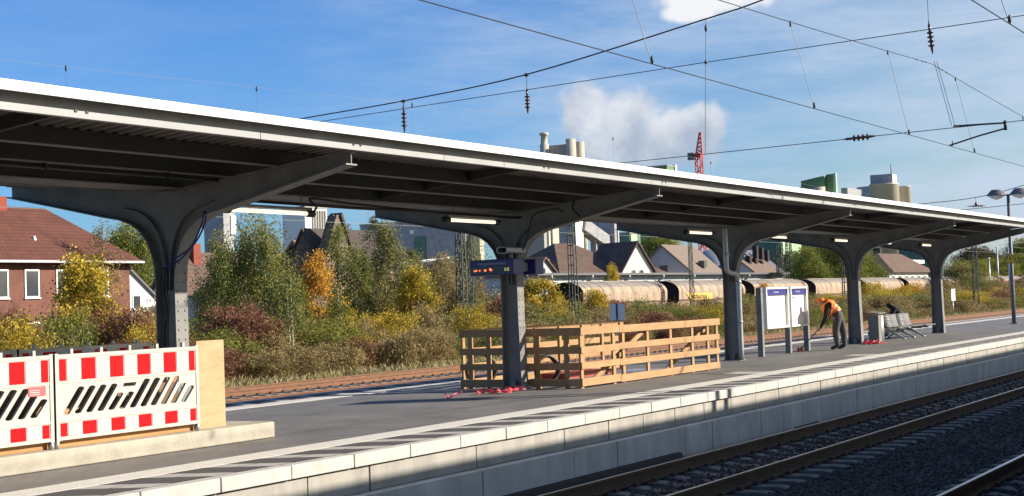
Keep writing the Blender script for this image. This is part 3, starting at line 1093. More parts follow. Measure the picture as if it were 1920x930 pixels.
def barrier(x0, x1, y, label, face=-1, parent_group='striped site barriers'):
    """plastic site barrier seen from its striped side"""
    W_ = x1 - x0
    r = thing('site_barrier', label, 'barrier', (x0, y, .2), parent_group)
    z0, z1 = .285, 1.195
    yf, yb = y - .022, y + .022
    q = MB()
    holes = []
    # slanted slots with rounded ends
    nsl = 12
    pitch = (W_ - .25) / nsl
    for i in range(nsl):
        xb_ = x0 + .10 + i * pitch
        lo, hi = .550, .84
        if i in (4, 5):
            hi = .735
        if i == nsl - 1:
            hi = .74
        if 6 <= i < nsl - 1:
            hi = .865
        sl_ = .62                                     # run per rise
        w_ = pitch * .62
        xa, xt = xb_, xb_ + (hi - lo) * sl_ * 1.15
        h_ = []
        for k in range(5):
            a = math.pi + math.pi * k / 4
            h_.append((xa + w_ / 2 + w_ / 2 * math.cos(a), lo + .02 + .02 * math.sin(a)))
        for k in range(5):
            a = math.pi * k / 4
            h_.append((xt + w_ / 2 + w_ / 2 * math.cos(a), hi - .02 + .02 * math.sin(a)))
        holes.append(h_)
    holes.append([(x0 + .96, .795), (x0 + 1.15, .795), (x0 + 1.175, .835), (x0 + .985, .835)])
    q.prism([(x0, z0), (x1, z0), (x1, z1), (x0, z1)], 'y', yf + .006, yb - .006, 0, holes)
    for za, zb in ((z0, .315), (.475, .495), (.885, .905), (1.155, z1)):
        q.box(x0, x1, yf, yb, za, zb)
    for xa in (x0, x1 - .045):
        q.box(xa, xa + .045, yf - .002, yb + .002, z0 - .01, z1 + .01)
    nst = 5
    for i in range(nst):
        xx = x0 + W_ * (.11 + .195 * i)
        q.box(xx - .018, xx + .018, y - .018, y + .018, z1, z1 + .055)
    pnl = q.build('panel', M['plasticw'], r)
    for nm, za, zb in (('top_band', .915, 1.145), ('bottom_band', .325, .465)):
        q = MB()
        xa, xb_ = x0 + .055, x1 - .055
        u = (xb_ - xa) / 10
        edges = [xa, xa + u / 2] + [xa + u / 2 + u * k for k in range(1, 10)] + [xb_]
        for k in range(len(edges) - 1):
            yo = yf + .0045 if face < 0 else yb - .0045
            q.box(edges[k] + .006, edges[k + 1] - .006, min(yo, yo - .003 * -face), max(yo, yo - .003 * -face), za, zb, k % 2)
            yo2 = yf + .003
            q.box(edges[k] + .006, edges[k + 1] - .006, yo2, yf + .0065, za, zb, k % 2)
        q.build(nm, [M['reflr'], M['reflw']], r)
    q = MB()
    q.box(x1 - .33, x1 - .10, yf + .001, yf + .004, .775, .875, 0)
    for k in range(3):
        q.box(x1 - .31, x1 - .18, yf - .001, yf + .001, .79 + .022 * k, .798 + .022 * k, 1)
    q.build('sticker', [mat('faded_red_sticker', (.62, .10, .11), .6) if x0 < 10 else mat('faded_sticker', (.62, .50, .42), .6), M['plasticw']], r)
    for xa in (x0 + .022, x1 - .022):
        q = MB()
        q.tube([(xa, y, .2), (xa, y, z0)], .026, 10)
        q.build('foot', M['galv'], r)
    return r


barrier(8.69, 10.87, 12.28, 'red and white striped site barrier with a red sticker, cut off by the picture edge')
barrier(10.90, 13.07, 12.28, 'red and white striped site barrier next to the plywood board')
barrier(10.6, 12.95, 15.3, 'site barrier across the stair opening, only its peg-topped rim showing over the front one', 1, 'rear site barriers')
barrier(13.0, 15.35, 15.3, 'site barrier across the stair opening, nearest the riveted column', 1, 'rear site barriers')

# ------------------------------------------------------------------ timber enclosure
fen = thing('timber_enclosure', 'new softwood slatted enclosure with braces standing round an opening on the platform', 'timber fence', (23.25, 12.62, 0))
FX0, FX1, FY0, FY1 = 23.23, 29.45, 12.62, 15.22
RAILS = [(.03, .17), (.34, .46), (.63, .75), (.95, 1.09)]


def rails_x(y0, y1, xa, xb, split):
    for za, zb in RAILS:
        q = MB()
        j = random.uniform(-.008, .008)
        q.box(xa, split - .004, y0, y1, za + j, zb + j)
        q.box(split + .004, xb + random.uniform(-.03, .05), y0, y1, za - j, zb - j)
        q.build('rail', M['wood'], fen, bevel=.003)


rails_x(FY0, FY0 + .024, FX0, FX1, 24.75)
rails_x(FY1 - .024, FY1, FX0, 30.0, 26.3)
for za, zb in RAILS:
    for ya, yb in ((FY0 + .027, 13.86), (13.9, FY1 - .027)):
        q = MB()
        q.box(FX0, FX0 + .024, ya, yb, za + random.uniform(-.01, .01), zb)
        q.build('rail', M['wood'], fen, bevel=.003)
for x in (23.29, 24.55, 24.95, 26.0, 27.05, 28.1, 28.9, 29.38):
    q = MB()
    q.box(x - .05, x + .05, FY0 + .026, FY0 + .066, .0, 1.07)
    q.build('post', M['wood'], fen, bevel=.003)
for x in (23.29, 24.2, 25.1, 26.0, 27.0, 28.0, 28.9, 29.8):
    q = MB()
    q.box(x - .045, x + .045, FY1 - .066, FY1 - .026, .0, 1.05)
    q.build('post', M['wood'], fen, bevel=.003)
for y in (12.95, 13.55, 14.15, 14.6, 15.0):
    q = MB()
    q.box(FX0 + .026, FX0 + .066, y - .05, y + .05, .0, 1.07)
    q.build('post', M['wood'], fen, bevel=.003)
for a, c in (((23.8, 12.82, .03), (26.1, 12.72, 1.0)), ((27.3, 12.95, .05), (29.2, 12.75, .98)),):
    q = MB()
    q.obox(a, c, .04, .09)
    q.build('brace', M['wood'], fen)
q = MB()
q.box(24.2, 29.3, 13.6, 14.6, .0, .03)
q.box(25.6, 27.4, 14.2, 14.9, .03, .14, 1)
tag(q.build('cover_plate', [M['galv'], mat('red_brown_sheet', (.28, .05, .03), .7)], loc=(26.5, 14.1, 0)), 'grey cover plate with a red-brown sheet on it inside the timber enclosure', 'cover')
for c, r, lab in (((24.35, 13.95), .245, 'coiled dark brown cable hose inside the timber enclosure beside the column'), ((23.6, 14.95), .29, 'coiled dark brown cable hose inside the timber enclosure at its far corner')):
    q = MB()
    pts = []
    for k in range(44):
        a = -1.9 + k * 2 * math.pi / 26
        rr = r * (1 + .03 * math.sin(k))
        pts.append((c[0] + rr * math.cos(a) * .9, c[1] - rr * math.cos(a) * .5 + k * .002, r + .05 + rr * math.sin(a)))
    q.tube(pts, .030, 8)
    q.lathe([(.036, -.01), (.036, .02)], pts[0], 10, 1)
    tag(q.build('cable_hose', [M['brownhose'], M['white']], loc=(c[0], c[1], 0)), lab, 'hose')


def crumple(cx, cy, ln, n, seed, w=.06, dirx=1.0):
    rn = random.Random(seed)
    q = MB()
    for k in range(n):
        x, y, z = cx + rn.uniform(-ln, ln) * .5, cy + rn.uniform(-.12, .12), .012
        a = rn.uniform(-.6, .6)
        prev = None
        for s in range(7):
            z = .012 + abs(rn.gauss(0, .035))
            p = (x, y, z)
            wv = Vector((-math.sin(a), math.cos(a), rn.uniform(-.8, .8))) * w / 2
            c = [(x - wv.x, y - wv.y, max(.008, z - wv.z)), (x + wv.x, y + wv.y, max(.008, z + wv.z))]
            if prev:
                q.add(prev + c, [(0, 1, 3, 2)])
            prev = c
            x += math.cos(a) * .07 * dirx
            y += math.sin(a) * .07
            a += rn.uniform(-.8, .8)
    return q


tag(crumple(21.75, 13.72, .4, 6, 1).build('barrier_tape', M['tape'], loc=(21.7, 13.7, 0)), 'crumpled heap of red and white tape on the paving before the display column', 'tape')
tag(crumple(22.35, 13.66, .22, 4, 2).build('barrier_tape', M['tape'], loc=(22.3, 13.66, 0)), 'smaller crumpled scrap of red tape at the foot of the display column', 'tape')
tag(crumple(42.3, 13.45, .9, 14, 4, .09).build('barrier_tape', M['tape'], loc=(42.2, 13.4, 0)), 'crumpled red and white tape at the foot of the column behind the worker', 'tape')
tag(crumple(20.6, 13.9, .8, 3, 6, .03).build('barrier_tape', M['tape'], loc=(20.6, 13.9, 0)), 'faint flat strip of pinkish tape trailing over the paving', 'tape')

# ------------------------------------------------------------------ two poster cases
PY = 13.88
pc = thing('poster_case', 'free-standing pair of framed poster cases with blue headers on three grey posts', 'poster case', (36.7, PY, 0))
for x in (35.04, 36.97, 38.36):
    q = MB()
    q.box(x - .06, x + .06, PY - .05, PY + .09, 0, 1.74 if x > 36 else 1.73)
    q.build('post', M['steel'], pc, bevel=.004)
for xa, xb in ((35.30, 36.88), (37.04, 38.30)):
    q = MB()
    za, zb = .68, 1.735
    q.prism([(xa, za), (xb, za), (xb, zb), (xa, zb)], 'y', PY - .07, PY + .05, 0, [[(xa + .07, za + .05), (xb - .07, za + .05), (xb - .07, zb - .05), (xa + .07, zb - .05)]])
    fr = q.build('frame', M['postframe'], pc, bevel=.004)
    q = MB()
    q.box(xa + .06, xb - .06, PY + .0, PY + .02, za + .04, zb - .19)
    q.build('poster', M['poster'], fr)
    q = MB()
    q.box(xa + .07, xb - .07, PY - .045, PY - .03, zb - .20, zb - .05)
    hd = q.build('header', M['headblue'], fr)
    q = MB()
    xm = (xa + xb) / 2
    w = .05
    for k in range(7):
        hgt = (.045, .03, .03, .04, .03, .045, .03)[k]
        q.box(xm - .2 + k * w, xm - .2 + k * w + .032, PY - .048, PY - .0452, zb - .145, zb - .145 + hgt)
    q.build('header_lettering', M['lettw'], fr)
    q = MB()
    if xa > 37:
        q.box(xa + .22, xa + .42, PY - .004, PY - .001, 1.44, 1.475, 1)
        for k in range(9):
            q.box(xa + .24, xa + .33, PY - .004, PY - .001, 1.36 - .045 * k, 1.375 - .045 * k)
            q.box(xa + .42, xa + .62 - .02 * (k % 3), PY - .004, PY - .001, 1.36 - .045 * k, 1.375 - .045 * k)
    else:
        for k in range(12):
            q.box(xa + .2, xb - .25 - .05 * (k % 4), PY - .004, PY - .001, 1.40 - .05 * k, 1.404 - .05 * k)
        q.box(xa + .62, xa + .63, PY - .004, PY - .001, .85, 1.25)
    q.build('poster_print', [M['grey_ink'], M['red_ink']], fr)

# ------------------------------------------------------------------ litter bin and benches
bn = thing('litter_bin', 'grey steel litter bin with a tilted lid beside the metal bench', 'litter bin', (44.4, 13.85, 0))
q = MB()
q.box(44.12, 44.42, 13.70, 14.02, 0, .80)
q.build('body', M['steel'], bn, bevel=.006)
q = MB()
q.lathe([(.17, 0), (.17, .80)], (44.58, 13.86, 0), 20)
q.build('ash_column', M['galv'], bn)
q = MB()
q.add([(44.05, 13.66, .84), (44.72, 13.66, .86), (44.72, 14.06, .90), (44.05, 14.06, .88), (44.05, 13.66, .865), (44.72, 13.66, .885), (44.72, 14.06, .925), (44.05, 14.06, .905)],
      [(0, 1, 2, 3), (4, 5, 6, 7), (0, 1, 5, 4), (1, 2, 6, 5), (2, 3, 7, 6), (3, 0, 4, 7)])
q.build('lid', M['steel'], bn)

meshm = mat('perforated_steel', (.21, .215, .22), .5, .3, var=.25, vscale=60)
be = thing('metal_bench', 'double-sided grey perforated steel bench with arched legs', 'bench', (46.4, 13.85, 0))
for k, (xa, xb) in enumerate(((45.0, 46.33), (46.38, 47.72))):
    for sg in (-1, 1):
        prof = smooth_path([(0, .50, .395), (0, .42, .42), (0, .22, .40), (0, .12, .44), (0, .07, .58), (0, .03, .78)], 4)
        q = MB()
        for a, c in zip(prof[:-1], prof[1:]):
            y0, y1 = 13.86 + sg * a.y, 13.86 + sg * c.y
            q.add([(xa, y0, a.z), (xb, y0, a.z), (xb, y1, c.z), (xa, y1, c.z), (xa, y0, a.z - .014), (xb, y0, a.z - .014), (xb, y1, c.z - .014), (xa, y1, c.z - .014)],
                  [(0, 1, 2, 3), (7, 6, 5, 4), (0, 4, 5, 1), (3, 2, 6, 7), (0, 3, 7, 4), (1, 5, 6, 2)], 0, True)
        q.tube([(xa, 13.86 + sg * .03, .78), (xb, 13.86 + sg * .03, .78)], .014, 6)
        q.build('seat', meshm, be)
q = MB()
q.box(44.9, 49.0, 13.82, 13.90, .28, .36)
q.build('beam', M['galv'], be)
for x in (45.35, 46.4, 47.5):
    for sg in (-1, 1):
        q = MB()
        pth = smooth_path([(x, 13.86, .30), (x, 13.86 + sg * .20, .24), (x, 13.86 + sg * .42, .13), (x, 13.86 + sg * .60, .02)], 5)
        q.tube(pth, [.05] * 4 + [.042] * 6 + [.03] * 6, 8)
        q.build('leg', M['galv'], be)
q = MB()
q.box(47.85, 49.0, 13.30, 13.60, .37, .395)
q.box(48.0, 48.05, 13.5, 13.86, .28, .37)
q.box(48.8, 48.85, 13.5, 13.86, .28, .37)
q.build('side_table', meshm, be)

# ------------------------------------------------------------------ platform lamp post
lp = thing('lamp_post', 'dark platform lamp post with two hooded heads and a yellow warning triangle', 'lamp post', (62.0, 13.65, 0))
q = MB()
q.tube([(62, 13.65, 0), (62, 13.65, 1.2), (62, 13.65, 5.28)], [.085, .085, .06], 12)
q.box(61.85, 62.15, 13.5, 13.8, 0, .03)
q.build('pole', M['lampdark'], lp)
for sg in (-1, 1):
    yc = 13.65 + sg * .46
    q = MB()
    q.tube([(62, 13.65, 5.24), (62, 13.65 + sg * .15, 5.27)], .035, 8)
    q.lathe([(.06, 5.50), (.20, 5.49), (.38, 5.30), (.40, 5.26), (.38, 5.255)], (62, yc, 0), 16, 0, 'z', False)
    hd = q.build('lamp_head', M['lampdark'], lp)
    q = MB()
    q.lathe([(.33, 5.25), (.22, 5.15), (.03, 5.08)], (62, yc, 0), 16)
    q.build('diffuser', M['lampglass'], hd)
q = MB()
q.prism([(13.37, 2.46), (13.93, 2.46), (13.65, 2.94)], 'x', 61.88, 61.892, 0)
q.prism([(13.42, 2.487), (13.88, 2.487), (13.65, 2.885)], 'x', 61.875, 61.879, 1)
q.prism([(13.68, 2.79), (13.60, 2.66), (13.65, 2.66), (13.62, 2.53), (13.71, 2.69), (13.66, 2.69)], 'x', 61.87, 61.874, 0)
q.build('warning_sign', [M['ink'], M['yellow']], lp)

# ------------------------------------------------------------------ signs by the sidings
sg_ = thing('track_sign', 'white track sign with dark figures on a thin post beyond the sidings', 'sign', (133.4, 34.6, -1.0))
q = MB()
q.tube([(133.4, 34.6, -1.05), (133.4, 34.6, .5)], .05, 8)
q.build('post', M['galv'], sg_)
q = MB()
q.box(132.75, 134.05, 34.52, 34.55, .38, 1.42)
q.build('plate', M['white'], sg_)
q = MB()
q.box(133.25, 133.55, 34.50, 34.515, 1.0, 1.2)
q.box(133.15, 133.65, 34.50, 34.515, .55, .85)
q.build('figures', M['grey_ink'], sg_)
s2 = thing('track_sign', 'small white sign with a dark middle stripe just above the timber enclosure', 'sign', (33.3, 17.05, 0))
q = MB()
q.tube([(33.35, 17.05, .0), (33.35, 17.05, 1.1)], .025, 8)
q.build('post', M['galv'], s2)
q = MB()
q.obox((33.35, 16.84, 1.25), (33.35, 17.26, 1.25), .012, .42)
q.obox((33.343, 17.03, 1.25), (33.343, 17.085, 1.25), .012, .425, 1)
q.build('plate', [M['white'], M['headblue']], s2)

# ------------------------------------------------------------------ overhead line
RW = .0075


def wire(q, a, c, r=RW, sag=0.0, n=14, m=0):
    a, c = Vector(a), Vector(c)
    pts = []
    for i in range(n + 1):
        t_ = i / n
        p = a.lerp(c, t_)
        p.z -= sag * 4 * t_ * (1 - t_)
        pts.append(p)
    q.tube(pts, r, 5, m, caps=False)


def messenger_z(x, top, xs=32.9, k=.00095):
    """height of the sagging messenger wire either side of the headspan at xs"""
    d = abs(x - xs)
    return max(top - .043 * d + k * .35 * d * d, top - 1.25)


def catenary(yc, ztop, zc, label, x0=-6, x1=150, droppers=(), r=RW, material='wire', off=0.0):
    t_ = thing('overhead_wire', label, 'overhead wire', (32.9, yc, zc))
    q = MB()
    q.tube([(x, yc, zc) for x in (x0, 32.9, x1)], r, 5, 0, caps=False)
    q.build('contact_wire', M[material], t_)
    q = MB()
    xs = [x0 + (x1 - x0) * i / 60 for i in range(61)] + [32.9]
    q.tube([(x, yc + off, messenger_z(x, ztop)) for x in sorted(xs)], r, 5, 0, caps=False)
    q.build('messenger_wire', M[material], t_)
    for x in droppers:
        q = MB()
        zt = messenger_z(x, ztop)
        q.tube([(x, yc, zc), (x, yc + off, zt)], r * .75, 5)
        q.lathe([(.012, zc), (.022, zc + .03), (.022, zc + .07), (.008, zc + .11)], (x, yc, 0), 6)
        q.lathe([(.012, zt - .08), (.02, zt - .03), (.012, zt + .02)], (x, yc + off, 0), 6)
        q.build('dropper', M['wire'], t_)
    return t_


catenary(8.39, 6.55, 4.67, 'overhead contact line above the track below the platform wall', droppers=(17.7, 24.0, 29.6, 34.9, 42, 49, 56), off=.36)
catenary(3.88, 6.55, 4.69, 'overhead contact line crossing the top corner of the picture', droppers=(12.0, 18.15, 24.0, 30, 36), off=.36)
catenary(19.35, 6.45, 4.70, 'faint overhead contact line behind the canopy roof', droppers=(17.6, 22.5, 27.9, 38, 45), r=.0022, material='wirelt')
catenary(26.75, 6.2, 4.6, 'overhead contact line of the siding with pale gravel beside it', droppers=(50, 58, 66, 74), r=.007, material='wirelt')
catenary(31.25, 6.2, 4.55, 'overhead contact line of the siding along the grass', droppers=(54, 62, 70), r=.007, material='wirelt')


def insulator(q, a, c, m=0, mw=1):
    """string of ribbed sheds from a to c"""
    a, c = Vector(a), Vector(c)
    d = c - a
    ln = d.length
    prof = [(.012, 0)]
    body = [(.022, .12), (.03, .2)]
    pr = [(.010, 0.0), (.014, .10 * ln), (.03, .12 * ln), (.03, .3 * ln)]
    z = .32 * ln
    step = .13 * ln
    for k in range(4):
        pr += [(.028, z), (.078, z + step * .25), (.074, z + step * .42), (.03, z + step * .6)]
        z += step
    pr += [(.03, .86 * ln), (.022, .92 * ln), (.010, ln)]
    t_ = MB()
    t_.lathe(pr, (0, 0, 0), 12)
    rot = d.to_track_quat('Z', 'Y').to_matrix()
    q.add([rot @ Vector(p) + a for p in t_.v], t_.f, m, True)


hs_ = thing('headspan', 'wire headspan with hanging brown insulators across all the tracks', 'headspan', (32.9, 14.1, 5.0))
XH = 32.9
q = MB()
for off in (-.03, .03):
    q.tube(smooth_path([(34.3 + off, 32.7, 6.95), (XH + off, 26.86, 7.02), (XH + off, 23.1, 7.18), (XH + off, 19.18, 7.47), (XH + off, 14.1, 8.26), (XH + off, 12.65, 8.52), (XH + off, 9, 9.35), (XH + off, 1.0, 11.4)], 6), .011, 5, 0, caps=False)
q.build('span_wire', M['wire'], hs_)
q = MB()
q.tube([(34.3, 32.7, 6.78), (XH, 26.19, 6.88), (XH, 14.14, 7.21), (XH, 6.73, 7.37), (XH, 1.0, 7.5)], .010, 5, 0, caps=False)
q.build('span_wire', M['wire'], hs_)
q = MB()
q.tube([(34.3, 32.7, 4.85), (XH, 16.47, 4.96), (XH, 10.85, 5.045)], .009, 5, 0, caps=False)
q.tube([(XH, 10.1, 5.06), (XH, 7.23, 5.10), (XH, 1.0, 5.2)], .009, 5, 0, caps=False)
q.build('span_wire', M['wire'], hs_)
q = MB()
q.tube([(XH, 14.12, 8.26), (XH, 14.28, 5.0)], .007, 5)
q.lathe([(.02, 7.95), (.035, 8.0), (.035, 8.06), (.01, 8.12)], (XH, 14.13, 0), 8)
q.lathe([(.03, 7.17), (.03, 7.25)], (XH, 14.17, 0), 8)
q.build('hanger_wire', M['wire'], hs_)
for y, zt, za, zb in ((23.1, 7.18, 7.12, 6.30), (19.19, 7.47, 7.14, 6.45), (8.78, 9.4, 7.52, 6.55), (3.88, 10.65, 7.5, 6.55)):
    q = MB()
    insulator(q, (XH, y, za), (XH, y - (.06 if y < 10 else 0), zb + (.22 if y < 10 else 0)), 0)
    q.tube([(XH, y, zt), (XH, y, za)], .007, 5, 1)
    q.lathe([(.05, zt - .05), (.05, zt + .03)], (XH, y, 0), 6, 1)
    q.build('insulator', [M['insul'], M['wire']], hs_)
q = MB()
insulator(q, (XH, 10.88, 5.045), (XH, 10.08, 5.06), 0)
q.build('insulator', [M['insul'], M['wire']], hs_)
for yc in (8.39, 3.88):
    q = MB()
    q.tube([(XH, yc - .05, 5.12), (XH, yc - 1.16, 5.09)], .02, 8)
    q.tube([(XH, yc - 1.16, 5.14), (XH, yc - 1.16, 4.93)], .035, 8)
    q.tube([(XH, yc - 1.16, 4.97), (XH, yc - .6, 4.86), (XH, yc + .06, 4.70)], .018, 8)
    q.tube([(XH, yc - .02, 4.80), (XH, yc, 4.67)], .012, 6)
    q.tube([(XH - .03, yc + .30, 6.6), (XH - .03, yc - .02, 5.14)], .006, 5)
    q.tube([(XH + .05, yc + .26, 6.6), (XH + .05, yc - .07, 5.14)], .006, 5)
    q.build('registration_arm', M['wire'], hs_)
    q = MB()
    for dx in (-1.2, -.75, -.5, .55, .85, 1.25):
        q.lathe([(.006, -.03), (.016, -.02), (.016, .02), (.006, .03)], (XH + dx, yc + .36, messenger_z(XH + dx, 6.55)), 6, 0, 'x')
    q.build('wire_clamp', M['wire'], hs_)
# further headspan down the line
h2 = thing('headspan', 'distant wire headspan beyond the canopy end beside the lamp post', 'headspan', (95, 22.9, 6.5))
q = MB()
q.tube(smooth_path([(95, 34.5, 6.8), (95, 26.6, 7.0), (95, 22.88, 7.19), (95, 19.92, 7.75), (95, 14, 9.2), (95, 8, 11)], 5), .022, 5, 0, caps=False)
q.build('span_wire', M['wire'], h2)
q = MB()
q.tube([(95, 34.5, 6.3), (95, 24.6, 6.42), (95, 19.98, 6.60), (95, 8, 6.9)], .018, 5, 0, caps=False)
q.build('span_wire', M['wire'], h2)
q = MB()
q.tube([(95, 22.9, 7.2), (95, 22.9, 6.85)], .015, 5)
q.build('hanger_wire', M['wire'], h2)
q = MB()
insulator(q, (95, 23.5, 6.66), (95, 22.3, 6.62))
q.lathe([(.03, 6.6), (.09, 6.7), (.09, 6.8), (.03, 6.9)], (95, 22.9, 0), 8)
q.build('insulator', mat('red_brown_insulator', (.20, .04, .03), .3), h2)


def mast(x, y, ztop, w, label, material='mastgrn', z0=-1.0, taper=.75, step=None, ladder=False):
    t_ = thing('catenary_mast', label, 'mast', (x, y, z0))
    q = MB()
    h = w / 2
    lw = w * .13
    for sx in (-1, 1):
        for sy in (-1, 1):
            q.obox((x + sx * h, y + sy * h, z0), (x + sx * h * taper, y + sy * h * taper, ztop), lw, lw, 0, (1, 0, 0))
    q.build('legs', M[material], t_)
    q = MB()
    n = int((ztop - z0) / (step or w * 1.25))
    for i in range(n):
        za = z0 + (ztop - z0) * i / n
        zb = z0 + (ztop - z0) * (i + 1) / n
        ka = h * (1 + (taper - 1) * i / n)
        kb = h * (1 + (taper - 1) * (i + 1) / n)
        s = 1 if i % 2 else -1
        for sx in (-1, 1):
            q.obox((x + sx * ka, y - ka, za), (x + sx * ka, y + ka, za), lw * .8, lw * .8)
            if not ladder:
                q.obox((x + sx * ka, y - s * ka, za), (x + sx * kb, y + s * kb, zb), lw * .6, lw * .6)
        for sy in (-1, 1):
            q.obox((x - ka, y + sy * ka, za), (x + ka, y + sy * ka, za), lw * .8, lw * .8)
            if not ladder:
                q.obox((x - s * ka, y + sy * ka, za), (x + s * kb, y + sy * kb, zb), lw * .6, lw * .6)
    q.build('lattice', M[material], t_)
    return t_


mast(33.85, 32.8, 7.1, .40, 'lattice mast carrying the headspan, mostly hidden behind the riveted column')
mast(76.6, 42.0, 6.6, .42, 'slim ladder-like mast rising beside the pale house with the pointed gable', step=.55, ladder=True)
mast(63.0, 41.0, 5.4, .42, 'broad green lattice mast beside the departure display', step=.7)
mast(66.0, 42.3, 5.4, .30, 'second green lattice mast close beside the departure display', step=.7)
mast(132.5, 44.0, 6.6, .62, 'dark ladder-like mast above the worker in orange', step=.8, ladder=True)
mast(179.0, 68.0, 9.0, .8, 'pale green lattice mast against the green hall', step=.9)
mast(178.5, 66.6, 9.0, .7, 'thinner lattice mast right before the green hall', step=.9)
mast(108.0, 48.5, 6.2, .30, 'slender mast in front of the grey gabled house', step=.5)
mast(147.3, 35.9, 7.0, .5, 'tall thin dark mast beyond the last canopy column', step=.9)
for x, y, zt, lab in ((209, 49, 5.5, 'thin grey pole above the bushes beyond the last column, nearer the mast'), (214, 49, 7.0, 'tall thin grey pole above the bushes behind the lamp post'), (221, 49, 7.0, 'tall thin grey pole farthest along the sidings')):
    q = MB()
    q.tube([(x, y, -1), (x, y, zt)], [.14, .09], 8)
    q.box(x - .6, x + .6, y - .1, y + .1, zt - .1, zt)
    tag(q.build('grey_pole', M['galv'], loc=(x, y, -1)), lab, 'pole')


# ------------------------------------------------------------------ people
def figure(parent, name, joints, bones, base, ex, mats, region, subdiv=2, fingers=()):
    """one continuous body grown over a skeleton; joints: name -> (along, across, up, radius, radius2)"""
    ey = Vector((0, 0, 1)).cross(ex).normalized()
    names = list(joints)
    idx = {n: i for i, n in enumerate(names)}
    pos = [Vector(base) + ex * joints[n][0] + ey * joints[n][1] + Vector((0, 0, joints[n][2])) for n in names]
    me = bpy.data.meshes.new('skeleton')
    me.from_pydata(pos, [(idx[a], idx[c]) for a, c in bones], [])
    tmp = bpy.data.objects.new('skeleton', me)
    COL.objects.link(tmp)
    sk = tmp.modifiers.new('skin', 'SKIN')
    sk.use_smooth_shade = True
    sv = me.skin_vertices[0].data
    for n in names:
        j = joints[n]
        sv[idx[n]].radius = (j[3], j[4] if len(j) > 4 else j[3])
    sv[0].use_root = True
    sb = tmp.modifiers.new('sub', 'SUBSURF')
    sb.levels = subdiv
    sb.render_levels = subdiv
    bpy.context.view_layer.update()
    dg = bpy.context.evaluated_depsgraph_get()
    m2 = bpy.data.meshes.new_from_object(tmp.evaluated_get(dg))
    bpy.data.objects.remove(tmp)
    m2.name = name
    m2.materials.clear()
    for q in mats:
        m2.materials.append(q)
    segs = [(pos[idx[a]], pos[idx[c]], a, c) for a, c in bones]
    for p in m2.polygons:
        best, bd = None, 1e9
        for A, B, a, c in segs:
            d = B - A
            t_ = max(0, min(1, (p.center - A).dot(d) / max(d.length_squared, 1e-9)))
            dd = (p.center - (A + d * t_)).length
            if dd < bd:
                bd, best = dd, (a, c, t_)
        p.material_index = region(*best)
        p.use_smooth = True
    # fingers closed on what the hand holds
    if fingers:
        q = MB()
        for f in fingers:
            q.tube([Vector(base) + ex * a + ey * c + Vector((0, 0, d)) for a, c, d in f], [.012, .011, .010, .008][:len(f)], 6, 1)
        b2 = bmesh.new()
        b2.from_mesh(m2)
        vs = [b2.verts.new(v) for v in q.v]
        for f_ in q.f:
            nf = b2.faces.new([vs[i] for i in f_])
            nf.material_index = 1
            nf.smooth = True
        b2.to_mesh(m2)
        b2.free()
    m2.transform(Matrix.Translation(-Vector(BASE[parent.name])))
    o = bpy.data.objects.new(name, m2)
    COL.objects.link(o)
    o.parent = parent
    return o


def shell(parent, name, body, keep, off, mats, pick=None):
    """clothing: the covered part of the body pushed out a little"""
    b2 = bmesh.new()
    b2.from_mesh(body.data)
    b2.normal_update()
    for f in [f for f in b2.faces if not keep(f)]:
        b2.faces.remove(f)
    for v in [v for v in b2.verts if not v.link_faces]:
        b2.verts.remove(v)
    for v in b2.verts:
        v.co += v.normal * off
    for f in b2.faces:
        f.material_index = pick(f) if pick else 0
    me = bpy.data.meshes.new(name)
    b2.to_mesh(me)
    b2.free()
    for q in mats:
        me.materials.append(q)
    o = bpy.data.objects.new(name, me)
    COL.objects.link(o)
    o.parent = parent
    sd = o.modifiers.new('solid', 'SOLIDIFY')
    sd.thickness = .012
    return o


EX = Vector((-.516, .857, 0)).normalized()
WB = Vector((38.45, 13.03, 0))
wk = thing('person', 'worker in orange hi-vis vest and orange cap bending over a long broom', 'person', WB)
Jt = {
    'pelvis': (0, 0, .93, .155, .165), 'waist': (.12, 0, 1.05, .150, .165), 'chest': (.26, 0, 1.185, .160, .185), 'upper': (.335, 0, 1.255, .12, .14),
    'neck': (.39, 0, 1.30, .058), 'skull': (.435, 0, 1.335, .085), 'crown': (.475, 0, 1.40, .085), 'jaw': (.50, 0, 1.315, .055), 'nose': (.545, 0, 1.335, .018),
    'hipl': (.02, .09, .89, .125), 'kneel': (.12, .115, .49, .098), 'calfl': (.10, .115, .33, .092), 'anklel': (.07, .115, .11, .062), 'toel': (.27, .125, .05, .05),
    'hipr': (-.05, -.09, .89, .125), 'kneer': (-.15, -.11, .49, .098), 'calfr': (-.155, -.11, .33, .092), 'ankler': (-.16, -.11, .11, .062), 'toer': (.03, -.12, .05, .05),
    'shl': (.295, .19, 1.205, .082), 'elbl': (.37, .22, .93, .062), 'wril': (.50, .09, .63, .042), 'handl': (.54, .035, .565, .032),
    'shr': (.295, -.19, 1.205, .082), 'elbr': (.26, -.27, .96, .062), 'wrir': (.235, -.10, .87, .042), 'handr': (.215, -.03, .855, .032)}
Bn = [('pelvis', 'waist'), ('waist', 'chest'), ('chest', 'upper'), ('upper', 'neck'), ('neck', 'skull'), ('skull', 'crown'), ('skull', 'jaw'), ('jaw', 'nose'),
      ('pelvis', 'hipl'), ('hipl', 'kneel'), ('kneel', 'calfl'), ('calfl', 'anklel'), ('anklel', 'toel'), ('pelvis', 'hipr'), ('hipr', 'kneer'), ('kneer', 'calfr'), ('calfr', 'ankler'), ('ankler', 'toer'),
      ('upper', 'shl'), ('shl', 'elbl'), ('elbl', 'wril'), ('wril', 'handl'), ('upper', 'shr'), ('shr', 'elbr'), ('elbr', 'wrir'), ('wrir', 'handr')]


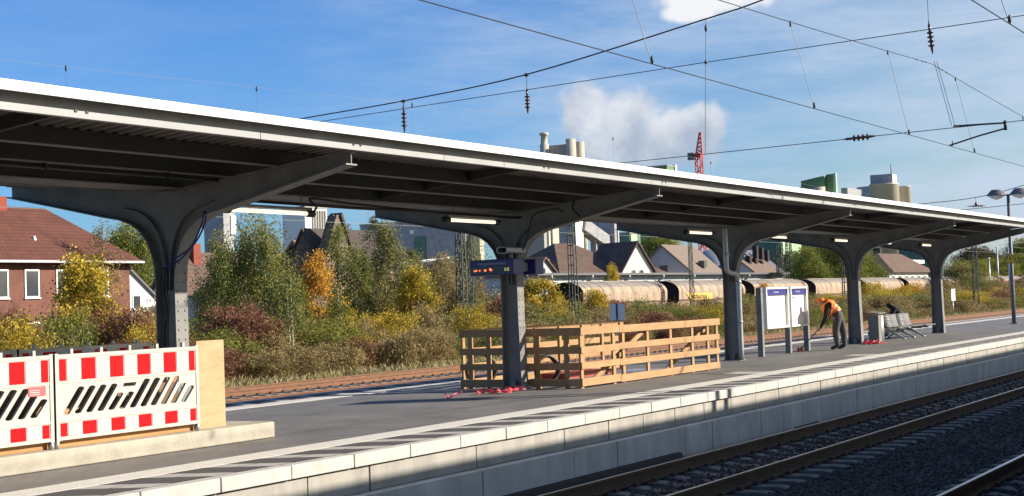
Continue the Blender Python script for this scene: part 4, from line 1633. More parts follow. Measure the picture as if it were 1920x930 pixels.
def wregion(a, c, t_):
    if c in ('crown', 'jaw', 'nose', 'skull'):
        return 1
    if c in ('handl', 'handr'):
        return 1
    if c in ('toel', 'toer') or (c in ('anklel', 'ankler') and t_ > .75):
        return 3
    if c in ('hipl', 'hipr', 'kneel', 'kneer', 'calfl', 'calfr', 'anklel', 'ankler') or (a == 'pelvis' and t_ < .35):
        return 2
    return 0


# worker's broom direction, used for the grip too
B0, B1 = Vector((.165, -.045, .945)), Vector((1.07, .10, .055))


def grip(c, t0):
    """four bent fingers and a thumb wrapped round the broom handle at fraction t0"""
    d = (B1 - B0).normalized()
    s = Vector((d.z, 0, -d.x)).normalized()
    w = d.cross(s)
    res = []
    for k in range(4):
        p = B0.lerp(B1, t0) + d * (k - 1.5) * .019
        ln = (.9, 1.0, .97, .8)[k]
        res.append([p + w * .030 - s * .012, p + w * .012 + s * .026 * ln, p - w * .016 + s * .022 * ln, p - w * .024 - s * .004])
    p = B0.lerp(B1, t0) + d * .036
    res.append([p + w * .028, p + s * -.020 + w * .006, p - w * .018 - s * .014])
    return res


wbody = figure(wk, 'body', Jt, Bn, WB, EX, [M['sleeve'], M['skin'], M['trousers'], M['boots']], wregion, 2, grip('l', .43) + grip('r', .10))
EY = Vector((0, 0, 1)).cross(EX).normalized()


def frame(co):
    return co.dot(EX), co.dot(EY), co.z


def is_vest(f):
    u, w, z = frame(f.calc_center_median())
    al = (u * .72 + (z - .93) * .70)
    return -.01 < al < .50 and abs(w) < .225 and f.material_index == 0 and z > .92


def vest_pick(f):
    u, w, z = frame(f.calc_center_median())
    al = (u * .72 + (z - .93) * .70)
    return 1 if (.10 < al < .145 or .22 < al < .262) else 0


shell(wk, 'hi_vis_vest', wbody, is_vest, .042, [M['cap'], M['reflstrip']], vest_pick)


def is_cap(f):
    u, w, z = frame(f.calc_center_median())
    return f.material_index == 1 and u > .36 and (z + .55 * (u - .45)) > 1.345 - (.03 if u < .45 else 0)


shell(wk, 'cap', wbody, is_cap, .014, [M['cap']])
q = MB()
hd_ = WB + EX * .53 + Vector((0, 0, 1.372))
q.add([hd_ + EX * a + EY * c + Vector((0, 0, d)) for a, c, d in ((0, -.07, .03), (0, .07, .03), (.075, .05, -.035), (.085, 0, -.04), (.075, -.05, -.035), (0, -.07, .042), (0, .07, .042), (.075, .05, -.027), (.085, 0, -.032), (.075, -.05, -.027))],
      [(0, 1, 2, 3, 4), (9, 8, 7, 6, 5), (0, 4, 9, 5), (4, 3, 8, 9), (3, 2, 7, 8), (2, 1, 6, 7), (1, 0, 5, 6)])
q.build('cap_peak', M['cap'], wk)
q = MB()
for w in (-.035, .035):
    p = WB + EX * .528 + EY * w + Vector((0, 0, 1.352))
    q.lathe([(.003, -.010), (.011, -.004), (.011, .004), (.003, .010)], p, 8)
q.build('eyes', M['ink'], wk)
q = MB()
q.add([WB + EX * a + EY * c + Vector((0, 0, d)) for a, c, d in ((.10, .13, .90), (.16, .135, .88), (.13, .15, .62), (.085, .15, .64), (.10, .145, .90), (.16, .15, .88), (.13, .165, .62), (.085, .165, .64))],
      [(0, 1, 2, 3), (7, 6, 5, 4), (0, 4, 5, 1), (1, 5, 6, 2), (2, 6, 7, 3), (3, 7, 4, 0)])
q.build('cloth_rag', M['postframe'], wk)
br = thing('broom', 'long-handled red broom held by the worker in orange', 'broom', WB + EX * 1.07)


def wl(p):
    return WB + EX * p[0] + EY * p[1] + Vector((0, 0, p[2]))


q = MB()
q.tube([wl(B0), wl(B1)], .013, 8)
q.build('handle', M['wire'], br)
q = MB()
c0 = wl(B1)
hx = (EX * .5 + EY * .866).normalized()
q.obox(c0 - hx * .16 + Vector((0, 0, .045)), c0 + hx * .16 + Vector((0, 0, .045)), .06, .035)
for i in range(16):
    for j in (-.02, 0, .02):
        p = c0 + hx * (-.15 + i * .02) + EX * j
        q.obox(p + Vector((0, 0, .035)), p + EX * j * .5 + Vector((0, 0, -.05)), .012, .012, 0, (1, 0, 0))
q.build('brush', mat('red_bristles', (.26, .045, .025), .8), br)

SB = Vector((48.15, 14.22, 0))
EX2 = Vector((-.35, .94, 0)).normalized()
p2 = thing('person', 'dark-haired person in a black jacket hunched forward on the far side of the bench', 'person', SB)
J2_ = {
    'pelvis': (0, 0, .52, .16, .18), 'waist': (.05, 0, .70, .15, .18), 'chest': (.15, 0, .90, .16, .20), 'upper': (.22, 0, .98, .12, .15), 'neck': (.29, 0, 1.02, .06), 'skull': (.345, 0, 1.045, .092), 'crown': (.385, 0, 1.10, .09), 'jaw': (.41, 0, 1.01, .06), 'nose': (.455, 0, 1.03, .018),
    'hipl': (.04, .10, .49, .10), 'kneel': (.45, .13, .50, .075), 'anklel': (.42, .13, .10, .05), 'toel': (.58, .14, .045, .042), 'hipr': (.04, -.10, .49, .10), 'kneer': (.45, -.13, .50, .075), 'ankler': (.42, -.13, .10, .05), 'toer': (.58, -.14, .045, .042),
    'shl': (.18, .21, .93, .088), 'elbl': (.32, .25, .66, .065), 'wril': (.52, .10, .58, .035), 'handl': (.58, .05, .58, .03), 'shr': (.18, -.21, .93, .088), 'elbr': (.32, -.25, .66, .065), 'wrir': (.52, -.10, .58, .035), 'handr': (.58, -.05, .58, .03)}
B2_ = [(a, c) for a, c in Bn if a in J2_ and c in J2_ and not (a.startswith('calf') or c.startswith('calf'))] + [('kneel', 'anklel'), ('kneer', 'ankler')]
hair = mat('dark_hair', (.018, .013, .011), .8)
fg = []
for s in (1, -1):
    for k in range(4):
        w = s * (.03 + .017 * k)
        fg.append([Vector((.585, w, .59 - .004 * k)), Vector((.62, w * .9, .592)), Vector((.645, w * .8, .575)), Vector((.65, w * .75, .555))])
    fg.append([Vector((.57, s * .03, .60)), Vector((.60, s * .01, .615)), Vector((.62, s * .005, .605))])
pbody = figure(p2, 'body', J2_, B2_, SB, EX2, [M['sleeve'], M['skin'], M['trousers'], M['boots']], wregion, 2, fg)
EYb = Vector((0, 0, 1)).cross(EX2).normalized()


def is_hair(f):
    c = f.calc_center_median()
    u, w, z = c.dot(EX2), c.dot(EYb), c.z
    return f.material_index == 1 and u < .60 and u > .25 and (z - 1.04 > (u - .395) * 1.1 or u < .375) and z > .97


shell(p2, 'hair', pbody, is_hair, .016, [hair])
bg_ = MB()
bg_.lathe([(.05, 0), (.16, .03), (.19, .10), (.15, .17), (.05, .20)], (49.6, 15.6, 0), 14)
bg_.tube([(49.5, 15.6, .19), (49.55, 15.6, .27), (49.68, 15.6, .27), (49.72, 15.6, .19)], .012, 6)
tag(bg_.build('bag', mat('dark_red_bag', (.09, .018, .02), .7), loc=(49.6, 15.6, 0)), 'dark red bag on the paving behind the litter bin', 'bag')


# ------------------------------------------------------------------ freight wagons
def wagon(x0, label, ln=14.1, y=52.0):
    z0, zt, hw = .85, 2.93, 1.5
    r = thing('hopper_wagon', label, 'wagon', (x0, y, -1.0), 'covered hopper wagons')
    n = 12
    prof = []
    for k in range(n + 1):
        a = math.pi * k / n
        prof.append((y - hw * math.cos(a), 2.05 + .88 * math.sin(a)))
    side = [(y - 1.22, z0), (y - 1.46, 1.35)] + prof + [(y + 1.46, 1.35), (y + 1.22, z0)]
    q = MB()
    vs, fs = [], []
    m = len(side)
    xs = [x0, x0 + .02, x0 + ln * .33, x0 + ln * .335, x0 + ln * .66, x0 + ln * .665, x0 + ln - .02, x0 + ln]
    sc = [1.0, 1.0, 1.0, 1.012, 1.012, 1.0, 1.0, 1.0]
    for xx, s in zip(xs, sc):
        for py, pz in side:
            vs.append((xx, y + (py - y) * s, 1.6 + (pz - 1.6) * s))
    for i in range(len(xs) - 1):
        for k in range(m - 1):
            mi = 1 if 4 <= k <= m - 6 else 0
            q.add([vs[i * m + k], vs[i * m + k + 1], vs[(i + 1) * m + k + 1], vs[(i + 1) * m + k]], [(0, 1, 2, 3)], mi)
    for k in range(1, 9):                            # ribs over the barrel
        xx = x0 + ln * k / 9
        for i in range(2, m - 3):
            a_, c_ = side[i], side[i + 1]
            e = 1.018
            q.add([(xx - .05, y + (a_[0] - y) * e, 1.6 + (a_[1] - 1.6) * e), (xx + .05, y + (a_[0] - y) * e, 1.6 + (a_[1] - 1.6) * e), (xx + .05, y + (c_[0] - y) * e, 1.6 + (c_[1] - 1.6) * e), (xx - .05, y + (c_[0] - y) * e, 1.6 + (c_[1] - 1.6) * e)], [(0, 1, 2, 3)], 1)
    q.box(x0 + .05, x0 + ln - .05, y - 1.49, y - 1.40, 1.28, 1.40, 2)
    q.box(x0 + 1.0, x0 + ln - 1.0, y - .35, y + .35, zt - .01, zt + .05, 1)
    q.build('hull', [M['wagon'], M['wagonroof'], M['wagonrust']], r)
    q = MB()                                         # ladder at the near corner
    for dx in (0, .42):
        q.tube([(x0 + ln - 1.1 + dx, y - 1.56, .3), (x0 + ln - 1.1 + dx, y - 1.56, 2.1), (x0 + ln - 1.1 + dx, y - 1.2, 2.75)], .03, 5)
    for k in range(7):
        q.tube([(x0 + ln - 1.1, y - 1.56, .45 + .26 * k), (x0 + ln - .68, y - 1.56, .45 + .26 * k)], .022, 5)
    q.build('ladder', M['wagonrust'], r)
    for xa, sg in ((x0, 1), (x0 + ln, -1)):          # recessed ends, their shade put in as a near-black colour
        q = MB()
        q.prism(side, 'x', min(xa + sg * .6, xa + sg * .7), max(xa + sg * .6, xa + sg * .7))
        q.prism([(y - 1.1, -.1), (y + 1.1, -.1), (y + 1.2, 1.2), (y - 1.2, 1.2)], 'x', min(xa + sg * .5, xa + sg * .6), max(xa + sg * .5, xa + sg * .6))
        q.build('end_wall', M['wagondark'], r)
    q = MB()
    q.box(x0 - .1, x0 + ln + .1, y - 1.35, y + 1.35, .05, .3)
    for k in range(3):                              # hopper chutes
        xc = x0 + ln * (.2 + .3 * k)
        q.prism([(xc - 2, .85), (xc + 2, .85), (xc + .6, .1), (xc - .6, .1)], 'y', y - 1.2, y + 1.2)
    for xa in (x0 + .3, x0 + ln - .5):
        for sy in (-1.35, 1.25):
            q.box(xa, xa + .2, y + sy, y + sy + .1, .3, 1.5)
        q.obox((xa + .1, y - 1.3, .3), (xa + (1.8 if xa < x0 + 5 else -1.8), y - 1.3, 1.3), .12, .25)
    for xa in (x0 - .45, x0 + ln):
        for sy in (-.87, .87):
            q.lathe([(.07, 0), (.07, .3), (.22, .32), (.22, .45)], (xa, y + sy, .2), 12, 0, 'x')
    q.build('underframe', M['wagonrust'], r)
    for xa in (x0 + 1.6, x0 + 3.4, x0 + ln - 3.4, x0 + ln - 1.6):
        q = MB()
        for sy in (-.78, .70):
            q.lathe([(.46, 0), (.46, .10), (.43, .10), (.12, .12)], (xa, y + sy, -.34), 18, 0, 'y')
        q.tube([(xa, y - .75, -.34), (xa, y + .75, -.34)], .08, 8)
        q.build('wheelset', M['wagondark'], r)
    return r


xw = 93.6
wl_ = ['dusty hopper wagon before the house with the pointed gable', 'dusty hopper wagon with a yellow lettered panel near its end', 'dusty hopper wagon behind the two poster cases',
       'dusty hopper wagon behind the worker in orange', 'dusty hopper wagon between the fourth and fifth canopy columns', 'dusty hopper wagon, last one before the last canopy column, dark stain on its hull']
ws = []
for i, lab in enumerate(wl_):
    if i == 0:
        w0 = wagon(xw, lab)
        ws.append(w0)
    else:
        ws.append(dup(w0, (xw + 16.35 * i, 52.0, -1.0), lab))
for i in range(6, 14):
    dup(w0, (xw + 16.35 * i, 52.0, -1.0), 'cream roofed hopper wagon glimpsed through the bushes behind the lamp post')
# yellow lettered panel on the second wagon
w1 = ws[1]
BASE[w1.name] = Vector((xw + 16.35, 52.0, -1.0))
q = MB()
xa = xw + 16.35 + 1.2
q.add([(xa, 50.47, 1.86), (xa + 5.4, 50.47, 1.86), (xa + 5.4, 50.47, 1.32), (xa + 1.2, 50.50, 1.32)], [(0, 3, 2, 1)])
q.box(xa + .7, xa + 5.4, 50.475, 50.52, 1.40, 1.84)
q.build('sign_panel', M['wagonyel'], w1)
lettering('lettering', 'wascosa', .62, (xa + 1.1, 50.45, 1.42), (1, 0, 0), (0, 0, 1), M['ink'], w1, xscale=1.55)
q = MB()
xb = xw + 16.35 * 3 + 9.6
lettering('lettering', '084 36', .42, (xb, 50.46, 1.75), (1, 0, 0), (0, 0, 1), M['wagonyel'], ws[3], xscale=1.3) if BASE.setdefault(ws[3].name, Vector((xw + 16.35 * 3, 52, -1))) else None


# ------------------------------------------------------------------ buildings
def window(parent, x, y, z, w, h, face='y', frame_m='white', pane_m='glass'):
    """framed window on a wall facing the camera side; face gives the wall's axis"""
    q = MB()
    f = .09 * min(1, w)
    def bx(a0, a1, z0, z1, d0, d1, mb, m=0):
        if face == 'y':
            mb.box(a0, a1, y + d0, y + d1, z0, z1, m)
        else:
            mb.box(x + d0, x + d1, a0, a1, z0, z1, m)
    c = x if face == 'y' else y
    bx(c - w / 2, c + w / 2, z, z + f, -.06, .02, q)
    bx(c - w / 2, c + w / 2, z + h - f, z + h, -.06, .02, q)
    bx(c - w / 2, c - w / 2 + f, z + f, z + h - f, -.06, .02, q)
    bx(c + w / 2 - f, c + w / 2, z + f, z + h - f, -.06, .02, q)
    bx(c - w / 2 - .06, c + w / 2 + .06, z - .06, z - .002, -.12, .02, q)
    if w > 1.1:
        bx(c - .03, c + .03, z + f, z + h - f, -.05, .02, q)
    o = q.build('window', M[frame_m], parent)
    q = MB()
    bx(c - w / 2 + f, c + w / 2 - f, z + f, z + h - f, -.03, .01, q)
    q.build('pane', M[pane_m], o)
    return o


def gable_roof(q, x0, x1, y0, y1, ze, zr, along='x', over=.5, th=.22, m=0):
    """two roof slopes as thick slabs, ridge along the given axis"""
    if along == 'x':
        ym = (y0 + y1) / 2
        k = (zr - ze) / (ym - y0)
        for a, b_ in ((y0 - over, ze - over * k), (y1 + over, ze - over * k)):
            q.add([(x0 - over, a, b_), (x1 + over, a, b_), (x1 + over, ym, zr), (x0 - over, ym, zr),
                   (x0 - over, a, b_ + th), (x1 + over, a, b_ + th), (x1 + over, ym, zr + th), (x0 - over, ym, zr + th)],
                  [(0, 1, 2, 3), (7, 6, 5, 4), (0, 4, 5, 1), (3, 2, 6, 7), (0, 3, 7, 4), (1, 5, 6, 2)], m)
    else:
        xm = (x0 + x1) / 2
        k = (zr - ze) / (xm - x0)
        for a, b_ in ((x0 - over, ze - over * k), (x1 + over, ze - over * k)):
            q.add([(a, y0 - over, b_), (a, y1 + over, b_), (xm, y1 + over, zr), (xm, y0 - over, zr),
                   (a, y0 - over, b_ + th), (a, y1 + over, b_ + th), (xm, y1 + over, zr + th), (xm, y0 - over, zr + th)],
                  [(0, 1, 2, 3), (7, 6, 5, 4), (0, 4, 5, 1), (3, 2, 6, 7), (0, 3, 7, 4), (1, 5, 6, 2)], m)


def gable_walls(q, x0, x1, y0, y1, z0, ze, zr, along='x', m=0):
    if along == 'x':
        q.prism([(y0, z0), (y1, z0), (y1, ze), ((y0 + y1) / 2, zr), (y0, ze)], 'x', x0, x1, m)
    else:
        q.prism([(x0, z0), (x1, z0), (x1, ze), ((x0 + x1) / 2, zr), (x0, ze)], 'y', y0, y1, m)


def hip_roof(q, x0, x1, y0, y1, ze, zr, inset, over=.6, m=0, my=1):
    xa, xb, ya, yb = x0 - over, x1 + over, y0 - over, y1 + over
    ym = (ya + yb) / 2
    A, B, Cc, D = (xa, ya, ze), (xb, ya, ze), (xb, yb, ze), (xa, yb, ze)
    R0, R1 = (xa + inset, ym, zr), (xb - inset, ym, zr)
    q.add([A, B, R1, R0], [(0, 1, 2, 3)], m)
    q.add([D, Cc, R1, R0], [(3, 2, 1, 0)], m)
    q.add([B, Cc, R1], [(0, 1, 2)], my)
    q.add([A, D, R0], [(2, 1, 0)], my)
    q.add([A, B, Cc, D], [(3, 2, 1, 0)], m)
    q.add([A, B, (xb, ya, ze - .18), (xa, ya, ze - .18)], [(0, 1, 2, 3)], m)
    q.add([B, Cc, (xb, yb, ze - .18), (xb, ya, ze - .18)], [(0, 1, 2, 3)], my)


# red brick house
HX1, HY0 = 65.8, 67.2
hb = thing('brick_house', 'two-storey red brick house with a hipped red tiled roof', 'house', (55, 72, -1.05))
q = MB()
q.box(40, HX1, HY0, HY0 + 8.8, -1.05, 4.95)
q.build('wall', M['bricks'], hb)
q = MB()
hip_roof(q, 40, HX1, HY0, HY0 + 8.8, 4.98, 8.45, 3.3)
rf = q.build('roof', [M['rooftile'], M['rooftile_y']], hb)
q = MB()
q.box(59.3, 59.95, HY0 + 4.0, HY0 + 4.7, 7.6, 9.0)
q.build('chimney', mat('chimney_brick', (.26, .055, .035), .9), rf)
q = MB()
q.lathe([(.13, 9.0), (.13, 10.2)], (59.5, HY0 + 4.4, 0), 10)
q.build('flue_pipe', M['galv'], rf)
q = MB()
q.box(39.4, HX1 + .6, HY0 - .72, HY0 - .60, 4.84, 4.98)
q.build('gutter', M['galv'], hb)
q = MB()
q.lathe([(.05, 6.0), (.12, 6.3), (.05, 6.5)], (59.6, HY0 + 1.3, 0), 8)
q.build('roof_vent', M['white'], hb)
for x in (56.0, 58.2, 60.5, 63.5):
    window(hb, x, HY0, 2.85, 1.05, 1.62)
    window(hb, x, HY0, -.15, 1.05, 1.62)
an = MB()
an.prism([(HX1 + .003, -1.05), (HX1 + 2.7, -1.05), (HX1 + 2.7, 2.5), (HX1 + .003, 4.6)], 'y', HY0 + .3, HY0 + 7)
ao = an.build('annexe_wall', M['renderw'], hb)
q = MB()
q.prism([(HX1 + .003, 4.60), (HX1 + 3.0, 2.27), (HX1 + 3.0, 2.42), (HX1 + .003, 4.75)], 'y', HY0 + .1, HY0 + 7.2)
q.build('annexe_roof', M['lampdark'], ao)
window(ao, HX1 + .8, HY0 + .3, 2.0, .7, .9)

# small brown-roofed house further back
h2_ = thing('small_house', 'small white house with a brown tiled roof and red chimney, seen past the riveted column', 'house', (74, 70, -1.05))
q = MB()
gable_walls(q, 73.1, 80, 69.5, 72.4, -1.05, 3.3, 5.6)
q.build('wall', M['renderw'], h2_)
q = MB()
gable_roof(q, 73.1, 80, 69.5, 72.4, 3.3, 5.6, over=.3)
rf = q.build('roof', M['browntile'], h2_)
q = MB()
q.box(74.9, 75.6, 70.4, 71.0, 4.6, 6.4)
q.build('chimney', mat('red_chimney', (.24, .06, .04), .9), rf)
window(h2_, 75.0, 69.5, .9, .9, 1.2)

# sandstone villa with steep gable
sv_ = thing('sandstone_house', 'old sandstone house with a steep parapet gable and dark roof', 'house', (74.6, 58, -1.05))
q = MB()
q.prism([(71.2, -1.05), (77.0, -1.05), (77.0, 1.6), (74.12, 7.5), (73.78, 7.5), (71.2, 2.2)], 'y', 57.2, 57.9)
gable_walls(q, 72.8, 80.0, 57.9, 60.5, -1.05, 4.4, 6.5, 'x')
q.build('wall', M['sandstone'], sv_)
q = MB()
gable_roof(q, 73.0, 80.0, 57.95, 60.45, 4.45, 6.55, 'x', .3)
q.prism([(77.0, 1.45), (77.2, 1.45), (74.17, 7.65), (74.02, 7.5)], 'y', 57.05, 58.0)
q.build('roof', mat('dark_brown_slates', (.060, .046, .042), .85, var=.2, vscale=2), sv_)
window(sv_, 74.0, 57.2, 3.2, .7, 1.2, 'y', 'sandstone')
rh = thing('red_roofed_house', 'house with a plain reddish brown roof behind the sandstone gable', 'house', (82, 62, -1.05))
q = MB()
gable_walls(q, 77.5, 84.5, 60, 67, -1.05, 2.6, 6.1)
q.build('wall', M['renderg'], rh)
q = MB()
gable_roof(q, 77.5, 84.5, 60, 67, 2.6, 6.1)
rf = q.build('roof', mat('faded_brown_tiles', (.23, .13, .095), .9, var=.2, vscale=2), rh)
q = MB()
q.box(78.6, 79.4, 63, 63.7, 5.4, 6.9)
q.build('chimney', mat('dark_red_chimney', (.12, .03, .025), .9), rf)

# cream house with a pointed gable
ch = thing('cream_house', 'cream house with a brown roof and a pointed gable with two arched windows', 'house', (161.1, 79.4, -1.05))
ch.rotation_euler = (0, 0, rad(-20))
q = MB()
q.box(151.0, 160.9, 80.3, 93.0, -1.05, 4.35)
q.prism([(157.9, -1.05), (164.3, -1.05), (164.3, 4.0), (161.1, 8.35), (157.9, 4.0)], 'y', 79.4, 85.5)
q.box(164.2, 168.6, 80.8, 92.0, -1.05, 4.1)
q.build('wall', M['render'], ch)
q = MB()
gable_roof(q, 157.7, 164.5, 79.4, 85.5, 4.0, 8.35, 'y', .35)
hip_roof(q, 149.6, 163.0, 80.3, 94.5, 4.35, 8.7, 5.6, .4)
hip_roof(q, 160.5, 168.6, 80.8, 92.0, 4.1, 7.3, 4.0, .5)
q.build('roof', [M['browntile'], M['browntile']], ch)
q = MB()
q.box(157.7, 157.95, 79.2, 79.4, 3.7, 3.9)
for k in range(8):
    pass
q.build('trim', M['white'], ch)
for x in (160.45, 161.75):
    q = MB()
    q.prism([(x - .36, 3.3), (x + .36, 3.3), (x + .36, 4.75)] + arc((x, 4.75), .36, 0, math.pi, 8)[1:-1] + [(x - .36, 4.75)], 'y', 79.34, 79.39)
    wo = q.build('window', M['renderg'], ch)
    q = MB()
    q.prism([(x - .25, 3.4), (x + .25, 3.4), (x + .25, 4.75)] + arc((x, 4.75), .25, 0, math.pi, 8)[1:-1] + [(x - .25, 4.75)], 'y', 79.30, 79.338)
    q.build('pane', M['glass'], wo)
for x in (166.2, 167.5):
    window(ch, x, 80.8, 2.3, .8, 1.1)
for x in (153.4, 155.7):
    window(ch, x, 80.3, 2.0, .9, 1.3)
# small grey gabled outbuilding
ob = thing('grey_outbuilding', 'small grey outbuilding with a brown gabled roof beside the cream house', 'house', (150, 86, -1.05))
q = MB()
gable_walls(q, 145.6, 151.6, 85.3, 92, -1.05, 4.6, 6.6, 'y')
q.build('wall', M['renderg'], ob)
q = MB()
gable_roof(q, 145.6, 151.6, 85.3, 92, 4.6, 6.6, 'y', .4)
q.build('roof', M['browntile'], ob)
q = MB()
q.lathe([(.32, -.02), (.32, .03)], (148.6, 85.26, 5.2), 12, 0, 'y')
q.build('round_window', M['glass'], ob)
q = MB()
q.box(150.3, 153.0, 87.0, 89, 6.1, 6.6)
q.build('dormer', M['renderw'], ob)
# long shed with pale wall
sh = thing('long_shed', 'long low shed with a pale blue wall under a thin dark roof edge', 'shed', (128, 62, -1.05))
q = MB()
q.box(106, 164, 62.0, 72, -1.05, 3.75)
q.build('wall', M['cladblue'], sh)
q = MB()
q.box(105.6, 164.3, 61.2, 72.2, 3.78, 3.98)
q.build('roof', M['lampdark'], sh)
x = 108.0
while x < 164:
    q = MB()
    q.tube(smooth_path([(x, 61.3, 3.76), (x, 61.3, 3.5), (x, 61.8, 3.2), (x, 61.88, 2.9), (x, 61.9, 1.0)], 3), .12, 6)
    q.build('downpipe', M['galv'], sh)
    x += 7.3
# grey gabled house
gh = thing('grey_house', 'grey rendered house with a brown gabled roof and one small dark window', 'house', (176, 80, -1.05))
q = MB()
gable_walls(q, 172.8, 182.4, 76.6, 86.5, -1.05, 3.9, 8.2, 'x')
q.build('wall', M['renderg'], gh)
q = MB()
gable_roof(q, 172.8, 182.4, 76.6, 86.5, 3.9, 8.2, 'x', .3)
rf = q.build('roof', mat('grey_brown_tiles', (.20, .155, .125), .9, var=.15, vscale=1.5), gh)
window(gh, 172.8, 81.4, 4.6, 1.1, 1.1, 'x', 'lampdark')
q = MB()
q.box(177.0, 177.9, 77.6, 78.4, 5.3, 6.2)
q.build('roof_window', M['glass'], rf)
# small houses behind the poster cases
for args, lab in (((189.5, 198.0, 74.5, 81, -1.05, 3.6, 6.2), 'small grey house with a brown roof just past the drain-pipe column'), ((206, 214, 80, 90, -1.05, 4.0, 8.1), 'dark roofed house between the drain-pipe column and the green hall')):
    hh = thing('grey_house', lab, 'house', (args[0], args[2], -1.05))
    q = MB()
    gable_walls(q, *args, 'x')
    q.build('wall', M['renderg'], hh)
    q = MB()
    gable_roof(q, *args[:4], args[5], args[6], 'x', .4)
    rf = q.build('roof', mat('mid_brown_tiles', (.17, .115, .09), .9, var=.2, vscale=1.5) if args[0] < 200 else M['lampdark'], hh)
    for k in range(3):
        q = MB()
        q.box(args[0] + 1.5 + 2.2 * k, args[0] + 2.2 + 2.2 * k, args[2] + 2.4, args[2] + 3.1, args[6] - 1.6, args[6] + .7 - .3 * k)
        q.build('chimney', M['wagondark'], rf)
    window(hh, args[0], args[2] + 2.4, 3.2, 1.3, 1.1, 'x', 'lampdark')
# brown roofed pavilion
pv = thing('brown_roofed_hall', 'low hall with a broad brown hipped roof and a row of windows', 'house', (215, 68, -1.05))
q = MB()
q.box(219, 240, 66, 72, -1.05, 4.3)
q.build('wall', M['renderw'], pv)
q = MB()
hip_roof(q, 219, 240, 66, 72, 4.3, 7.2, 5.0, .8)
rf = q.build('roof', [M['browntile'], M['browntile']], pv)
q = MB()
q.box(224.5, 225.7, 69, 70, 6.3, 8.0)
q.build('chimney', M['wagondark'], rf)
for k in range(6):
    window(pv, 220.8 + 3.4 * k, 66.0, 1.6, 1.7, 2.1)
for k in range(2):
    window(pv, 219.0, 67.5 + 2.7 * k, 1.6, 1.9, 2.1, 'x')
fb = thing('white_flat_building', 'small white flat-roofed building beside the brown roofed hall', 'building', (248, 72.5, -1.05))
q = MB()
q.box(246.5, 257.8, 72.4, 80, -1.05, 5.9)
q.build('wall', M['renderw'], fb)
q = MB()
q.box(245.5, 258.4, 71.6, 80.5, 5.9, 6.5)
q.build('roof', M['white'], fb)
for k in range(4):
    window(fb, 248.5 + 2.4 * k, 72.4, 3.2, 1.6, 1.5)


# ------------------------------------------------------------------ cement works behind
def block(name, label, cat, x, y, dx, dy, zt, m, parts=()):
    r = thing(name, label, cat, (x, y, -1.05))
    q = MB()
    q.box(x, x + dx, y, y + dy, -1.05, zt)
    q.build('wall', M[m], r)
    q = MB()
    q.box(x - .15, x + dx + .15, y - .15, y + dy + .15, zt, zt + .35)
    q.build('parapet', M['concg'], r)
    for nm, (a0, a1, b0, b1, c0, c1), mm in parts:
        q = MB()
        q.box(a0, a1, b0, b1, c0, c1)
        q.build(nm, M[mm], r)
    return r


block('grey_tower', 'grey tower block behind the riveted column, beside the hanging blue cables', 'tower', 196.2, 177.2, 3.0, 4.6, 19.5, 'cladgrey', (('light_panel', (198.0, 199.3, 177.0, 177.19, 15.5, 18.8), 'renderw'),))
rb = block('ribbed_tower', 'pale concrete tower with vertical ribs below the first tube lamp', 'tower', 219.3, 177.6, 6.7, 5.5, 21.0, 'renderw',
           tuple(('rib', (221.4 + .75 * k, 221.75 + .75 * k, 177.35, 177.595, 17.0, 20.6), 'concg') for k in range(6)) + (('stair_tower', (218.0, 219.6, 175.6, 177.5, -1.0, 16.4), 'cladgrey'), ('ledge', (220.8, 226.4, 176.9, 177.58, 15.4, 16.3), 'render')))
block('cement_hall', 'large windowless grey hall of the cement works', 'hall', 251.6, 162.9, 1.6, 26.0, 19.0, 'cladgrey', (('green_door', (251.35, 251.59, 172.2, 175.0, 8.0, 16.0), 'cladgreen'), ('light_window', (251.3, 251.58, 175.0, 176.0, 16.6, 17.4), 'white')))
block('tan_tower', 'narrow tan concrete tower at the end of the large grey hall', 'tower', 254.3, 162.0, 3.6, 3.0, 18.8, 'silo', (('lower_stage', (254.3, 257.3, 161.9, 161.99, -1, 12), 'silo'),))
pb_ = thing('pipe_bridge', 'thin white pipe bridge with green trestles before the large grey hall', 'pipe bridge', (225, 155, -1.05))
q = MB()
q.tube([(215, 172, 9.0), (222, 160, 9.3), (226, 149.5, 10.2)], .28, 8)
q.build('pipe', M['renderw'], pb_)
q = MB()
for x, y in ((216.5, 169.5), (219.5, 164.4), (222, 160), (224, 154.8)):
    q.box(x - .25, x + .25, y - .25, y + .25, -1, 9.1)
q.build('trestle', M['lime'], pb_)
block('shaft_tower', 'slim shaft tower of the cement works with a tall pale corner', 'tower', 260.0, 148.9, 1.4, 4.6, 20.5, 'concg', (('corner', (261.4, 261.9, 148.5, 148.95, -1, 20.5), 'render'),))
block('open_frame_tower', 'cream concrete frame tower with dark openings behind the ladder-like mast', 'tower', 265.4, 149.9, 2.6, 3.6, 17.4, 'silo', (('opening', (265.15, 265.39, 150.4, 152.8, 7.5, 16.2), 'cladgrey'), ('ledge', (266.0, 268.5, 149.0, 149.88, 6.2, 9.0), 'concg')))
block('slate_tower', 'slate blue tower block with a cream lit side behind the cream house', 'tower', 280.8, 153.2, 3.6, 9.2, 20.0, 'cladgrey', (('sunlit_face', (280.85, 284.4, 152.95, 153.19, -1, 20), 'render'),))  # cream slab paints the sunlit side paler than the grey walls
cv = thing('conveyor_bridge', 'dark sloping conveyor gallery between two towers of the cement works', 'conveyor', (288, 152, -1))
q = MB()
q.obox((284.6, 153.6, 18.2), (297, 152.2, 13.2), 2.6, 2.6)
q.build('gallery', M['cladgrey'], cv)
q = MB()
q.box(289.5, 290.0, 152.6, 153.1, -1, 15.5)
q.build('trestle', M['concg'], cv)
